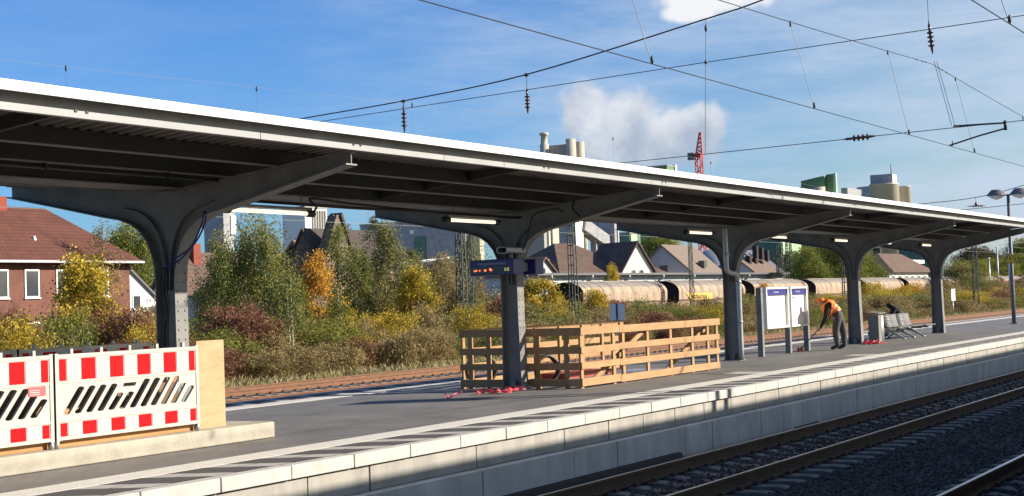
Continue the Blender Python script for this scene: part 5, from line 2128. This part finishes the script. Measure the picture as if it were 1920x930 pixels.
block('weigh_tower', 'grey box tower at the foot of the sloping conveyor', 'tower', 294.2, 150.3, 1.2, 6.2, 19.2, 'cladgrey', (('pale_strip', (295.41, 295.7, 150.0, 150.3, 10.5, 19), 'renderw'),))
block('green_shed', 'green clad shed of the cement works above the cream house', 'hall', 305.0, 152.0, 5.6, 6.5, 16.6, 'cladgreen', (('light_panels', (305.3, 308.4, 151.75, 151.99, 13.6, 16.4), 'lime'),))
block('green_shed', 'long dark green shed between the cream house and the round tree', 'hall', 301.8, 147.8, 12.0, 12.1, 13.4, 'cladgreen')
ph = block('preheater_tower', 'tall concrete preheater tower rising above the canopy roof', 'tower', 393.4, 216.2, 9.6, 8.0, 49.0, 'concg', (('bright_face', (395.8, 398.2, 215.9, 216.19, 38, 50.2), 'render'), ('dark_gap', (397.2, 397.9, 215.7, 215.89, 44.0, 49.0), 'cladgrey')))
q = MB()
q.lathe([(1.35, -1), (1.35, 49.5), (1.05, 49.6), (1.0, 52.2), (1.4, 52.3), (1.4, 53.0)], (390.2, 222.2, 0), 20)
q.build('stack', M['silo'], ph)
q = MB()
q.lathe([(1.5, -1), (1.5, 50.7)], (393.0, 214.6, 0), 20)
q.build('silo_cylinder', M['silo'], ph)
q = MB()
q.lathe([(1.25, -1), (1.25, 50.2)], (398.0, 214.0, 0), 20)
q.build('silo_cylinder', M['silo'], ph)
block('roof_plant', 'grey-green plant room peeping over the canopy edge beside the red crane', 'tower', 381.9, 177.7, 4.6, 9.5, 38.9, 'green', (('white_box', (387.2, 388.4, 177.5, 178.4, 30, 39.6), 'renderw'), ('low_box', (388.5, 392.5, 177.5, 180, 20, 36.8), 'lime')))
block('green_hall', 'green and grey hall with a sunlit end in lighter green behind the poster cases', 'hall', 313.4, 118.8, 13.0, 12.0, 13.6, 'cladgreen', (('sunlit_end', (313.45, 326.0, 118.5, 118.79, -1, 13.4), 'lime'), ('grey_half', (313.1, 313.39, 125.0, 130.8, -1, 13.6), 'cladgrey')))  # lighter green end slab puts the sunlight into its colour
gt = thing('green_filter_tower', 'green stepped filter housing showing over the canopy roof', 'tower', (385.8, 133, -1.05))
q = MB()
q.prism([(133.0, -1), (145.0, -1), (145.0, 27.5), (142.5, 29.6), (139.6, 30.4), (139.6, 32.0), (133.0, 33.0)], 'x', 385.8, 388.6)
q.build('housing', M['green'], gt)
q = MB()
q.box(387.2, 387.8, 131.0, 132.9, -1, 33.4)
q.box(387.2, 388.2, 130.2, 130.95, -1, 33.6, 1)
q.build('fin', [M['green'], M['lime']], gt)
q = MB()
q.lathe([(1.6, -1), (1.6, 29.8)], (383.2, 133.6, 0), 20)
q.build('silo_cylinder', M['silo'], gt)
q = MB()
q.tube(smooth_path([(386, 146.0, 29.4), (386, 147.2, 29.0), (386, 147.8, 26)], 5), .35, 8)
q.build('duct', M['cladgrey'], gt)
q = MB()
q.box(390, 402, 128.0, 129.8, 24, 29.6)
q.build('duct', M['cladgrey'], gt)
sg2 = thing('cement_silo', 'broad pale concrete silo with a grey and white box on its top', 'silo', (409, 123.7, -1.05))
q = MB()
q.lathe([(4.05, -1), (4.05, 30.8), (4.15, 30.85), (4.15, 31.2)], (409.0, 123.7, 0), 40)
for k in range(3):
    q.lathe([(3.4, -1), (3.4, 31.0 + .2 * k)], (412.5 + 3.2 * k, 126.6 + 2.3 * k, 0), 32)
q.build('cylinder', M['silo'], sg2)
q = MB()
q.box(409.2, 412.8, 121.4, 127.6, 31.2, 34.0)
q.build('top_box', M['cladgrey'], sg2)
q = MB()
q.box(409.2, 413.0, 121.2, 121.39, 31.2, 33.8)
q.build('white_face', M['white'], sg2)
q = MB()
q.lathe([(.12, 34), (.12, 37.0)], (412.0, 122.4, 0), 8)
q.build('aerial', M['lampdark'], sg2)
q = MB()
q.lathe([(1.9, -1), (1.9, 31.2), (2.0, 31.25), (2.0, 31.6)], (428.8, 123.8, 0), 28)
tag(q.build('cement_silo', M['silo'], loc=(428.8, 123.8, -1)), 'slimmer pale concrete silo standing close beside the broad one', 'silo')
q = MB()
q.lathe([(3.1, -1), (3.1, 6.9), (2.4, 8.0), (1.0, 8.7), (.2, 8.9)], (213.5, 92.2, 0), 28)
tag(q.build('domed_silo', M['galv'], loc=(213.5, 92.2, -1)), 'silvery silo with a domed top behind the grey gabled house', 'silo')
block('dark_green_hall', 'dark green hall beside the foot of the broad silo', 'hall', 381.2, 103.4, 9.5, 8.8, 12.4, 'cladgreen')

# red tower crane
cr = thing('tower_crane', 'red lattice tower crane with a raised jib above the canopy roof', 'crane', (322.2, 141.5, -1.05))


def lattice(q, a, c, w0, w1, n, t):
    a, c = Vector(a), Vector(c)
    d = (c - a).normalized()
    s = d.cross(Vector((0, 0, 1)))
    if s.length < .05:
        s = Vector((1, 0, 0))
    s.normalize()
    u = s.cross(d)
    def pt(k, i, j):
        w = w0 + (w1 - w0) * k / n
        return a.lerp(c, k / n) + s * w / 2 * i + u * w / 2 * j
    cs = ((-1, -1), (1, -1), (1, 1), (-1, 1))
    for i, j in cs:
        q.obox(pt(0, i, j), pt(n, i, j), t, t, 0, (.3, .5, .8))
    for k in range(n):
        for e in range(4):
            p, r_ = cs[e], cs[(e + 1) % 4]
            if k % 2:
                p, r_ = r_, p
            q.obox(pt(k, *p), pt(k + 1, *r_), t * .7, t * .7, 0, (.3, .5, .8))


q = MB()
lattice(q, (322.2, 141.5, -1), (322.2, 141.5, 34.6), 1.35, 1.3, 24, .2)
q.build('tower', M['craner'], cr)
q = MB()
q.box(321.3, 323.1, 140.7, 142.5, 34.6, 35.4)
lattice(q, (322.2, 141.4, 35.4), (322.4, 141.0, 40.4), 1.4, .35, 5, .24)
q.build('jib', M['craner'], cr)
q = MB()
q.box(320.8, 321.9, 142.5, 143.8, 33.9, 35.6)
q.build('counterweight', M['lampdark'], cr)


# ------------------------------------------------------------------ vegetation
C_ = {
    'birch': [(0.075, 0.095, 0.028), (0.11, 0.135, 0.04), (0.16, 0.175, 0.055), (0.22, 0.215, 0.07), (0.34, 0.28, 0.07)],
    'olive': [(0.11, 0.115, 0.045), (0.17, 0.17, 0.065), (0.25, 0.235, 0.1), (0.32, 0.29, 0.12)],
    'yellow': [(0.15, 0.14, 0.035), (0.28, 0.225, 0.04), (0.44, 0.32, 0.045), (0.54, 0.41, 0.07), (0.24, 0.23, 0.06)],
    'orange': [(0.24, 0.12, 0.04), (0.42, 0.2, 0.04), (0.52, 0.29, 0.055), (0.56, 0.37, 0.08), (0.28, 0.21, 0.06)],
    'red': [(0.095, 0.045, 0.04), (0.15, 0.07, 0.055), (0.21, 0.105, 0.07), (0.27, 0.15, 0.085), (0.2, 0.15, 0.07)],
    'brown': [(0.13, 0.095, 0.045), (0.19, 0.145, 0.07), (0.27, 0.205, 0.1), (0.34, 0.265, 0.13), (0.18, 0.175, 0.06)],
    'green': [(0.075, 0.095, 0.028), (0.12, 0.145, 0.04), (0.18, 0.2, 0.055), (0.28, 0.27, 0.06), (0.42, 0.34, 0.06)],
    'dark': [(0.05, 0.052, 0.028), (0.08, 0.076, 0.038), (0.115, 0.1, 0.048), (0.16, 0.115, 0.055)],
    'grass': [(0.2, 0.17, 0.08), (0.28, 0.235, 0.12), (0.38, 0.32, 0.18), (0.17, 0.17, 0.065)],
}
LM = {k: leaf_mat(k + '_leaves', [tuple(min(.8, 1.22 * c) for c in q) for q in v]) for k, v in C_.items()}


def leaf_mesh(name, P, size, tint, material, aspect=1.5, upright=0.0, hang=0.0):
    """one small pointed blade per point"""
    n = len(P)
    d = RNG.normal(size=(n, 3))
    d[:, 2] = d[:, 2] * (1 - upright) + upright * 2.2 * np.sign(RNG.random(n) - .1) - hang * 1.5
    d /= np.linalg.norm(d, axis=1)[:, None]
    r = RNG.normal(size=(n, 3))
    s = np.cross(d, r)
    s /= np.linalg.norm(s, axis=1)[:, None]
    sz = size * RNG.uniform(.6, 1.4, n)
    L_ = (d * (sz * aspect)[:, None])
    S_ = (s * (sz * .5)[:, None])
    V = np.stack([P - L_ * .5, P + S_, P + L_ * .5, P - S_], 1).reshape(-1, 3)
    me = bpy.data.meshes.new(name)
    me.vertices.add(4 * n)
    me.vertices.foreach_set('co', V.reshape(-1).astype(np.float32))
    me.loops.add(4 * n)
    me.loops.foreach_set('vertex_index', np.arange(4 * n, dtype=np.int32))
    me.polygons.add(n)
    me.polygons.foreach_set('loop_start', np.arange(0, 4 * n, 4, dtype=np.int32))
    me.update(calc_edges=True)
    at = me.attributes.new('tint', 'FLOAT', 'FACE')
    at.data.foreach_set('value', np.clip(tint, 0, 1).astype(np.float32))
    me.materials.append(material)
    return me


def grow(kind, h, w, seed, leaves, size, colour, bark='trunk', stems=1, base=.15, clumps=60, droop=0.0, aspect=1.5, upright=0.0, spread=.55, lean=.12, shape='egg', stray=.10, tr=.018, second=None):
    """returns (trunk mesh builder, crown mesh) of a plant h high and w wide standing at the origin"""
    rn = np.random.default_rng(seed)
    q = MB()
    tips = []
    for s in range(stems):
        a0 = rn.uniform(0, 2 * math.pi)
        off = 0 if stems == 1 else w * .10 * rn.uniform(.3, 1.2)
        p0 = Vector((off * math.cos(a0), off * math.sin(a0), -.12))
        top = Vector((p0.x + rn.uniform(-lean, lean) * h * .5 + off * math.cos(a0) * 1.2, p0.y + rn.uniform(-lean, lean) * h * .5 + off * math.sin(a0) * 1.2, h * rn.uniform(.78, .97)))
        mid = p0.lerp(top, .5) + Vector((rn.uniform(-1, 1), rn.uniform(-1, 1), 0)) * w * .05
        path = smooth_path([p0, mid, top], 5)
        r0 = h * tr / (stems ** .35)
        q.tube(path, [r0 * (1 - .85 * i / (len(path) - 1)) for i in range(len(path))], 6)
        nb = max(4, clumps // stems)
        for k in range(nb):
            t_ = base + (1 - base) * (k + rn.random()) / nb
            if shape == 'egg':
                env = math.sin(math.pi * min(1, max(0.06, (t_ - base * .6) / (1.04 - base * .6))) ** .8) ** .75
            elif shape == 'cone':
                env = (1.06 - t_) ** .8
            else:
                env = .55 + .45 * math.sin(math.pi * t_)
            j = min(len(path) - 2, int(t_ * (len(path) - 1)))
            st = path[j].lerp(path[j + 1], t_ * (len(path) - 1) - j)
            a = rn.uniform(0, 2 * math.pi)
            rr = w * .5 * env * rn.uniform(.35, 1.08) ** .6
            up = rn.uniform(.0, .25) * rr
            e = Vector((st.x + math.cos(a) * rr, st.y + math.sin(a) * rr, min(h * 1.02, st.z + up)))
            md = st.lerp(e, .55) + Vector((0, 0, .12 * rr))
            if droop:
                e.z -= droop * rr
            q.tube([st, md, e], [r0 * .28, r0 * .18, r0 * .06], 4, 1, caps=False)
            tips.append((e, md, rr))
    # leaves gathered along the twigs, thinning into the gaps between clumps
    per = max(6, leaves // max(1, len(tips)))
    Ps, Ts = [], []
    for e, md, rr in tips:
        n = int(per * rn.uniform(.45, 1.55))
        sg = w * .5 * spread * rn.uniform(.16, .34)
        t_ = rn.beta(2.2, 1.2, n)[:, None]
        e_, m_ = np.array(e), np.array(md)
        p = m_ + (e_ - m_) * t_ * 1.05
        g = rn.normal(size=(n, 3)) * sg
        g[:, 2] *= 1.0 + droop * 1.4
        p = p + g
        if droop:
            p[:, 2] -= np.abs(rn.normal(size=n)) * droop * sg * 2.2
        Ps.append(p)
        Ts.append(np.clip(rn.uniform(.0, 1.0) * .72 + rn.random(n) * .28, 0, 1))
    ns = int(leaves * stray)
    if ns:
        z = rn.uniform(base * h, h, ns)
        a = rn.uniform(0, 2 * math.pi, ns)
        rr = w * .5 * rn.uniform(.2, 1.1, ns) * np.sin(np.pi * np.clip(z / h, .08, .96)) ** .6
        Ps.append(np.stack([rr * np.cos(a), rr * np.sin(a), z], 1))
        Ts.append(rn.random(ns))
    P = np.concatenate(Ps)
    T = np.concatenate(Ts)
    ok = P[:, 2] > .03
    P, T = P[ok], T[ok]
    me = leaf_mesh('crown', P, size, T, LM[colour], aspect, upright, droop * .6)
    return q, me


SPECIES = {
    # kind: name, category, kwargs of grow
    'birch': ('birch_tree', 'tree', dict(h=7.6, w=5.0, leaves=15000, size=.115, colour='birch', bark='birchbark', stems=5, clumps=120, droop=.7, aspect=1.8, base=.16, shape='wide', tr=.010, spread=.36, stray=.05)),
    'birch_slim': ('birch_tree', 'tree', dict(h=7.2, w=2.5, leaves=5200, size=.115, colour='birch', bark='birchbark', stems=2, clumps=80, droop=.5, aspect=1.7, base=.12, tr=.010)),
    'yellow_birch': ('birch_tree', 'tree', dict(h=7.2, w=2.6, leaves=4200, size=.12, colour='olive', bark='birchbark', stems=2, clumps=60, droop=.3, base=.2, tr=.010)),
    'brown_birch': ('birch_tree', 'tree', dict(h=6.0, w=3.0, leaves=3800, size=.105, colour='brown', bark='birchbark', stems=4, clumps=90, droop=.25, base=.1, aspect=2.2, tr=.008)),
    'willow': ('willow_tree', 'tree', dict(h=7.8, w=3.0, leaves=4800, size=.10, colour='olive', bark='trunk', stems=4, clumps=100, droop=.2, aspect=2.6, upright=.25, base=.15, tr=.009)),
    'sapling': ('birch_sapling', 'tree', dict(h=4.2, w=1.5, leaves=700, size=.11, colour='birch', bark='birchbark', stems=2, clumps=30, droop=.4, base=.5, tr=.013)),
    'sparse': ('bare_tree', 'tree', dict(h=8.8, w=2.6, leaves=900, size=.11, colour='brown', bark='trunk', stems=2, clumps=80, droop=.1, base=.3, tr=.010)),
    'yellow_maple': ('maple_tree', 'tree', dict(h=4.8, w=2.6, leaves=4300, size=.15, colour='yellow', bark='trunk', stems=2, clumps=60, base=.08, aspect=1.15, tr=.010)),
    'orange_maple': ('maple_tree', 'tree', dict(h=5.4, w=2.6, leaves=4300, size=.14, colour='orange', bark='trunk', stems=2, clumps=60, base=.08, aspect=1.15, tr=.010)),
    'red_tree': ('red_leaved_tree', 'tree', dict(h=8.0, w=2.6, leaves=2600, size=.17, colour='red', bark='trunk', stems=1, clumps=60, base=.2, shape='cone')),
    'round_tree': ('broadleaf_tree', 'tree', dict(h=11.0, w=8.0, leaves=15000, size=.22, colour='green', bark='trunk', stems=3, clumps=150, base=.10, droop=.1, tr=.016)),
    'dark_tree': ('broadleaf_tree', 'tree', dict(h=16.0, w=14.0, leaves=9000, size=.42, colour='dark', bark='trunk', stems=3, clumps=120, base=.15)),
    'yellow_shrub': ('shrub', 'shrub', dict(h=2.8, w=2.8, leaves=2800, size=.11, colour='yellow', stems=7, clumps=70, base=.03, shape='wide', aspect=1.4, tr=.008)),
    'green_shrub': ('shrub', 'shrub', dict(h=2.5, w=2.8, leaves=2800, size=.10, colour='green', stems=7, clumps=70, base=.03, shape='wide', tr=.008)),
    'red_shrub': ('dogwood_shrub', 'shrub', dict(h=2.6, w=2.6, leaves=2600, size=.085, colour='red', stems=12, clumps=110, base=.03, shape='wide', aspect=3.2, upright=.45, tr=.007)),
    'brown_shrub': ('shrub', 'shrub', dict(h=2.3, w=2.8, leaves=2600, size=.085, colour='brown', stems=10, clumps=100, base=.02, shape='wide', aspect=3.0, upright=.4, tr=.007)),
    'olive_shrub': ('shrub', 'shrub', dict(h=2.0, w=2.8, leaves=2600, size=.09, colour='olive', stems=9, clumps=80, base=.02, shape='wide', aspect=2.0, upright=.2, tr=.007)),
    'weed': ('tall_weed', 'weeds', dict(h=1.1, w=2.0, leaves=1500, size=.065, colour='brown', stems=10, clumps=70, base=.02, shape='wide', aspect=4.0, upright=.6, tr=.006)),
}
PROTO = {}


def proto(kind, variant):
    key = (kind, variant)
    if key in PROTO:
        return PROTO[key]
    nm, cat, kw = SPECIES[kind]
    kw = dict(kw)
    bark = kw.pop('bark', 'trunk')
    big = kw['size'] < .3
    kw['leaves'] = int(kw['leaves'] * (3.2 if big else 2.2))
    kw['size'] *= .54 if big else .62
    q, me = grow(kind, seed=hash_(kind) + variant * 17, **kw)
    b_ = bmesh.new()
    tm = bpy.data.meshes.new('trunk')
    tm.from_pydata(q.v, [], q.f)
    tm.polygons.foreach_set('use_smooth', [True] * len(q.f))
    tm.materials.append(M[bark])
    tm.materials.append(M['trunk'])
    tm.polygons.foreach_set('material_index', q.m)
    PROTO[key] = (tm, me, kw['h'], kw['w'])
    b_.free()
    return PROTO[key]


def hash_(s):
    return sum(ord(c) * (i + 3) for i, c in enumerate(s)) % 1000


PCOUNT = [0]


def plant(kind, x, y, h, w, label, group=None, z=-1.06):
    nm, cat, kw = SPECIES[kind]
    PCOUNT[0] += 1
    tm, me, h0, w0 = proto(kind, PCOUNT[0] % 2)
    r = thing(nm, label, cat, (x, y, z), group)
    r.rotation_euler = (0, 0, random.uniform(0, 6.28))
    r.scale = (w / w0, w / w0, h / h0)
    for n_, m_ in (('trunk' if cat == 'tree' else 'stems', tm), ('crown' if cat == 'tree' else 'foliage', me)):
        o = bpy.data.objects.new(n_, m_)
        COL.objects.link(o)
        o.parent = r
    return r


random.seed(21)
for row in (
        ('yellow_maple', 39.4, 42.0, 5.0, 2.7, 'bright yellow maple before the brick house, next to the riveted column'),
        ('yellow_shrub', 32.1, 38.0, 2.7, 2.6, 'yellow-green shrub before the brick house, above the cut-off striped barrier'),
        ('red_shrub', 33.9, 40.5, 2.9, 2.4, 'dark red twiggy shrub under the first-floor windows of the brick house'),
        ('green_shrub', 36.6, 40.6, 2.7, 2.2, 'green shrub at the foot of the bright yellow maple'),
        ('red_shrub', 39.4, 40.4, 2.9, 2.5, 'red-brown twiggy shrub to the fore of the white annexe of the brick house'),
        ('brown_shrub', 43.0, 43.0, 2.8, 2.2, 'brown twiggy shrub seen against the riveted column'),
        ('sparse', 62.5, 66.0, 9.3, 2.6, 'nearly bare tree rising behind the hip of the brick house roof'),
        ('round_tree', 79.5, 81.0, 9.6, 4.4, 'round green tree behind the brick house'),
        ('birch', 53.2, 46.0, 7.6, 4.4, 'largest green birch, with several white stems, below the first tube lamp'),
        ('yellow_birch', 56.0, 51.0, 6.9, 2.4, 'yellowing birch tucked behind the largest birch, next to the hanging blue cables'),
        ('red_tree', 75.5, 60.0, 7.2, 2.2, 'dark red leaved tree before the roof of the sandstone house'),
        ('orange_maple', 57.2, 45.5, 5.5, 2.6, 'orange-yellow maple between the largest birch and the slim birch'),
        ('red_shrub', 46.5, 41.0, 2.7, 3.2, 'wide dark red dogwood right of the plywood board'),
        ('yellow_shrub', 64.5, 41.0, 2.0, 2.8, 'low yellow shrub below the golden yellow maple'),
        ('green_shrub', 50.6, 43.0, 2.3, 2.4, 'dark green shrub at the foot of the largest birch'),
        ('birch_slim', 61.0, 47.0, 7.0, 2.4, 'slim green birch in front of the sandstone gable'),
        ('red_tree', 131.1, 100.0, 12.1, 1.9, 'narrow red-brown tree top showing beside the point of the sandstone gable'),
        ('willow', 66.4, 48.0, 7.9, 2.6, 'pale feathery willow between the sandstone house and the large grey hall'),
        ('yellow_maple', 62.3, 43.0, 4.6, 2.4, 'golden yellow maple left of the departure display'),
        ('brown_birch', 74.9, 50.0, 5.9, 3.0, 'thin brownish birch before the large grey hall'),
        ('sapling', 49.8, 41.2, 4.4, 1.5, 'slim white-stemmed birch sapling standing before the largest birch'),
        ('sapling', 53.4, 41.6, 3.8, 1.4, 'leaning white-stemmed birch sapling before the orange-yellow maple'),
        ('brown_birch', 67.1, 50.0, 5.6, 3.2, 'brown-olive birch between the slim birch and the pale feathery willow'),
        ('willow', 71.9, 51.0, 6.2, 3.4, 'olive willow standing between the golden yellow maple and the large grey hall'),
        ('brown_birch', 77.6, 49.5, 4.8, 3.0, 'thin brown-olive birch nearest the far side of the display column'),
        ('willow', 84.9, 56.0, 6.0, 3.6, 'olive willow half hidden by the lattice mast near the display'),
        ('olive_shrub', 70.5, 45.0, 3.2, 3.4, 'tall olive shrub beside the golden yellow maple'),
        ('yellow_shrub', 78.0, 44.0, 2.9, 2.6, 'yellow shrub showing between the slats at the far corner of the timber enclosure'),
        ('brown_birch', 70.0, 46.0, 4.6, 2.2, 'small brownish birch under the departure display'),
        ('willow', 117.9, 75.0, 9.6, 3.6, 'pale willow under the canopy arm, directly behind the departure display'),
        ('yellow_maple', 69.8, 42.0, 3.2, 2.0, 'short yellow maple just before the display column'),
        ('yellow_maple', 73.9, 43.0, 3.9, 3.2, 'broad golden maple right after the display column'),
        ('yellow_maple', 84.2, 45.0, 3.3, 2.4, 'small yellow maple at the foot of the ladder-like mast by the first wagon'),
        ('yellow_maple', 114.5, 59.0, 5.6, 1.5, 'little yellow tree against the pale wall of the long shed'),
        ('red_shrub', 85.6, 44.0, 2.6, 2.2, 'dark red shrub in front of the first hopper wagon'),
        ('green_shrub', 89.1, 44.0, 2.5, 2.9, 'bright green-yellow shrub behind the small striped sign at the timber enclosure'),
        ('brown_shrub', 97.2, 45.0, 2.0, 3.1, 'brown shrub below the yellow lettered panel of the wagon'),
        ('brown_shrub', 103.3, 45.0, 2.4, 3.2, 'olive-brown shrub right before the drain-pipe column'),
        ('green_shrub', 109.9, 44.0, 2.6, 2.8, 'green shrub between the drain-pipe column and the poster cases'),
        ('orange_maple', 124.5, 48.8, 3.6, 2.4, 'orange-yellow sapling rising behind the first poster case'),
        ('green_shrub', 131.2, 46.0, 2.2, 3.6, 'dark green shrub behind the worker in orange'),
        ('yellow_shrub', 145.8, 46.0, 3.4, 3.0, 'tall yellow-green shrub right after the fourth canopy column'),
        ('yellow_shrub', 156.5, 46.0, 2.8, 4.4, 'yellow-orange shrub above the person on the bench'),
        ('red_shrub', 169.3, 47.0, 2.2, 3.6, 'red-brown shrub against the last canopy column'),
        ('willow', 186.0, 47.5, 6.2, 6.5, 'wide yellow-green willow just past the last canopy column'),
        ('orange_maple', 199.7, 47.0, 2.6, 4.6, 'low orange-brown maple between the thin mast and the lamp post'),
        ('red_shrub', 218.5, 48.0, 2.2, 5.0, 'red-brown shrub behind the lamp post'),
        ('yellow_shrub', 150.5, 46.8, 3.0, 4.0, 'broad yellow-green shrub between the litter bin and the fourth canopy column'),
        ('orange_maple', 163.5, 46.5, 3.3, 4.6, 'orange-tinged bush behind the bench, beside the person in black'),
        ('brown_shrub', 175.0, 46.8, 3.2, 4.6, 'tall brown shrub hiding the last wagon at the last canopy column'),
        ('willow', 193.0, 47.2, 5.2, 5.6, 'yellow-green willow standing between the white track sign and the tall thin mast'),
        ('brown_shrub', 206.5, 48.0, 3.4, 6.2, 'tall brown shrub between the tall thin mast and the lamp post'),
        ('red_shrub', 226.0, 48.2, 3.6, 7.0, 'tall red-brown shrub at the picture edge behind the lamp post'),
        ('olive_shrub', 214.0, 47.0, 3.0, 6.0, 'olive shrub right before the lamp post, under the yellow sign'),
        ('round_tree', 161.0, 58.0, 7.8, 5.5, 'slim green tree behind the wagons above the second poster case'),
        ('round_tree', 174.0, 59.0, 8.8, 8.0, 'tallest green tree behind the wagons, above the worker in orange'),
        ('round_tree', 187.0, 60.0, 7.9, 6.5, 'green tree behind the wagons touching the fourth canopy column'),
        ('round_tree', 232.0, 110.0, 13.7, 8.3, 'round olive-green tree between the cream house and the grey gabled house'),
        ('round_tree', 315.6, 110.0, 14.6, 14.2, 'big green tree before the cement works, behind the fourth canopy column'),
        ('round_tree', 302.0, 112.0, 11.6, 8.0, 'darker green tree at the corner of the green and grey hall'),
        ('round_tree', 420.0, 118.0, 10.2, 12.0, 'green tree beside the white flat-roofed building'),
        ('round_tree', 372.0, 92.0, 9.2, 12.0, 'olive tree in front of the dark green hall'),
        ('dark_tree', 614.7, 150.0, 18.1, 24.0, 'dark brownish tree in the distance beyond the canopy end'),
        ('dark_tree', 560.0, 132.0, 15.5, 18.0, 'dark tree in the distance between the thin mast and the last column'),
        ('round_tree', 586.5, 124.0, 20.5, 22.0, 'tall dark green tree behind the lamp post'),
        ('round_tree', 470.0, 108.0, 11.0, 14.0, 'lower green tree in the distance beyond the wide willow'),
        ('round_tree', 520.0, 112.0, 13.0, 16.0, 'green tree in the distance between the wide willow and the lamp post'),
        ('round_tree', 560.0, 112.0, 16.0, 16.0, 'green tree at the far edge of the picture behind the lamp post')):
    plant(*row)

# lower thicket: shrubs and weeds in front of and between the named plants
ZONES = ((20, 42, 'behind the striped barriers'), (42, 72, 'between the plywood board and the display column'), (72, 108, 'behind the timber enclosure'),
         (108, 150, 'behind the poster cases and the worker'), (150, 260, 'beyond the last canopy columns'))
KN = {'red_shrub': 'red-brown twiggy', 'brown_shrub': 'brown twiggy', 'olive_shrub': 'olive green', 'yellow_shrub': 'yellow', 'green_shrub': 'green', 'weed': 'dry knee-high'}
rows = []
for yrow, step, hh, kinds in ((37.6, 1.7, 1.2, ('weed', 'brown_shrub', 'olive_shrub', 'weed', 'green_shrub', 'red_shrub')), (39.6, 2.3, 1.9, ('brown_shrub', 'red_shrub', 'olive_shrub', 'yellow_shrub', 'green_shrub', 'brown_shrub')),
                              (42.4, 2.9, 2.2, ('red_shrub', 'brown_shrub', 'green_shrub', 'olive_shrub', 'yellow_shrub', 'green_shrub')), (46.5, 4.0, 2.3, ('olive_shrub', 'red_shrub', 'brown_shrub', 'green_shrub'))):
    x = 22.0 + yrow - 37.6
    while x < 250:
        k = max(1.0, min(3.2, x / 60))
        rows.append((random.choice(kinds), x + random.uniform(-.5, .5) * k, yrow + random.uniform(-.8, .8), hh * random.uniform(.85, 1.35) * (.85 if x > 75 else 1), random.uniform(2.0, 3.0) * max(1, k * .72)))
        x += step * k * random.uniform(.75, 1.25)
for kind, x, y, h, w in rows:
    zn = [z for z in ZONES if z[0] <= x < z[1] or z is ZONES[-1]][0][2]
    g_ = '%s %s %s' % (KN[kind], 'weeds' if kind == 'weed' else 'shrubs', zn)
    plant(kind, x, y, h, w, '%s %s in the low thicket %s' % (KN[kind], 'weed clump' if kind == 'weed' else 'shrub', zn), g_)
print('PLANTS', len(rows))

# grass along the sidings and a leafy ground layer under the thicket
n = 26000
gx = 18 + 240 * RNG.random(n) ** 1.7
gy = RNG.uniform(33.6, 38.5, n)
P = np.stack([gx, gy, -1.03 + RNG.uniform(0, .22, n)], 1)
stuff_o = bpy.data.objects.new('dry_grass', leaf_mesh('dry_grass', P, .045, RNG.random(n), LM['grass'], 6.0, .8))
COL.objects.link(stuff_o)
stuff(stuff_o, 'dry yellowish grass along the edge of the sidings', 'grass')
n = 30000
gx = 20 + 230 * RNG.random(n) ** 1.6
P = np.stack([gx, RNG.uniform(38, 49.5, n), -1.03 + RNG.beta(1.2, 3, n) * 1.1], 1)
o = bpy.data.objects.new('undergrowth', leaf_mesh('undergrowth', P, .11, RNG.random(n), LM['brown'], 2.2, .3))
COL.objects.link(o)
stuff(o, 'tangled brown undergrowth under the shrubs beyond the sidings', 'undergrowth')
# far-off woodland that closes the horizon
n = 110000
gx = 170 + 730 * RNG.random(n) ** 1.5
gy = 118 + (gx - 120) * .02 + RNG.normal(0, 7, n)
top = 4.5 + np.clip((gx - 170) / 60, 0, 3) + 3.0 * np.sin(gx * .05) + 2.0 * np.sin(gx * .17 + 1)
P = np.stack([gx, gy, -1 + RNG.beta(1.3, 1.5, n) * top], 1)
o = bpy.data.objects.new('far_woodland', leaf_mesh('far_woodland', P, .40, RNG.random(n), LM['dark'], 1.3))
COL.objects.link(o)
stuff(o, 'far-off dark belt of woodland closing the horizon', 'woodland')


# ------------------------------------------------------------------ the platform the picture is taken from
np_ = MB()
np_.box(-30, 140, -6, 2.23, -1.2, 0.0)
structure(np_.build('near_platform', M['paving'], loc=(0, 0, 0)), 'paved platform the picture is taken from')
nc = thing('platform_roof', 'roof over the near platform that shades the tracks', 'canopy', (10, -2, 0))
q = MB()
q.box(-30, 140, -6.5, 1.8, 3.98, 4.165)
q.build('roof_deck', M['steeld'], nc)
for x in range(-26, 140, 12):
    q = MB()
    q.box(x - .15, x + .15, -2.6, -2.3, 0.0, 3.98)
    q.build('column', M['steel'], nc)
sm = thing('shadow_post', 'twin-legged unseen post at the near platform edge, added for its shadow', 'post', (27.55, 2.0, 0))  # unseen post, placed so that its shadow crosses the coping
for x in (27.3, 27.8):
    q = MB()
    q.box(x - .06, x + .06, 1.95, 2.07, 0, 6.2)
    q.build('leg', M['galv'], sm)
q = MB()
q.box(27.15, 27.95, 1.9, 2.12, 6.2, 7.2)
q.build('head', M['lampdark'], sm)
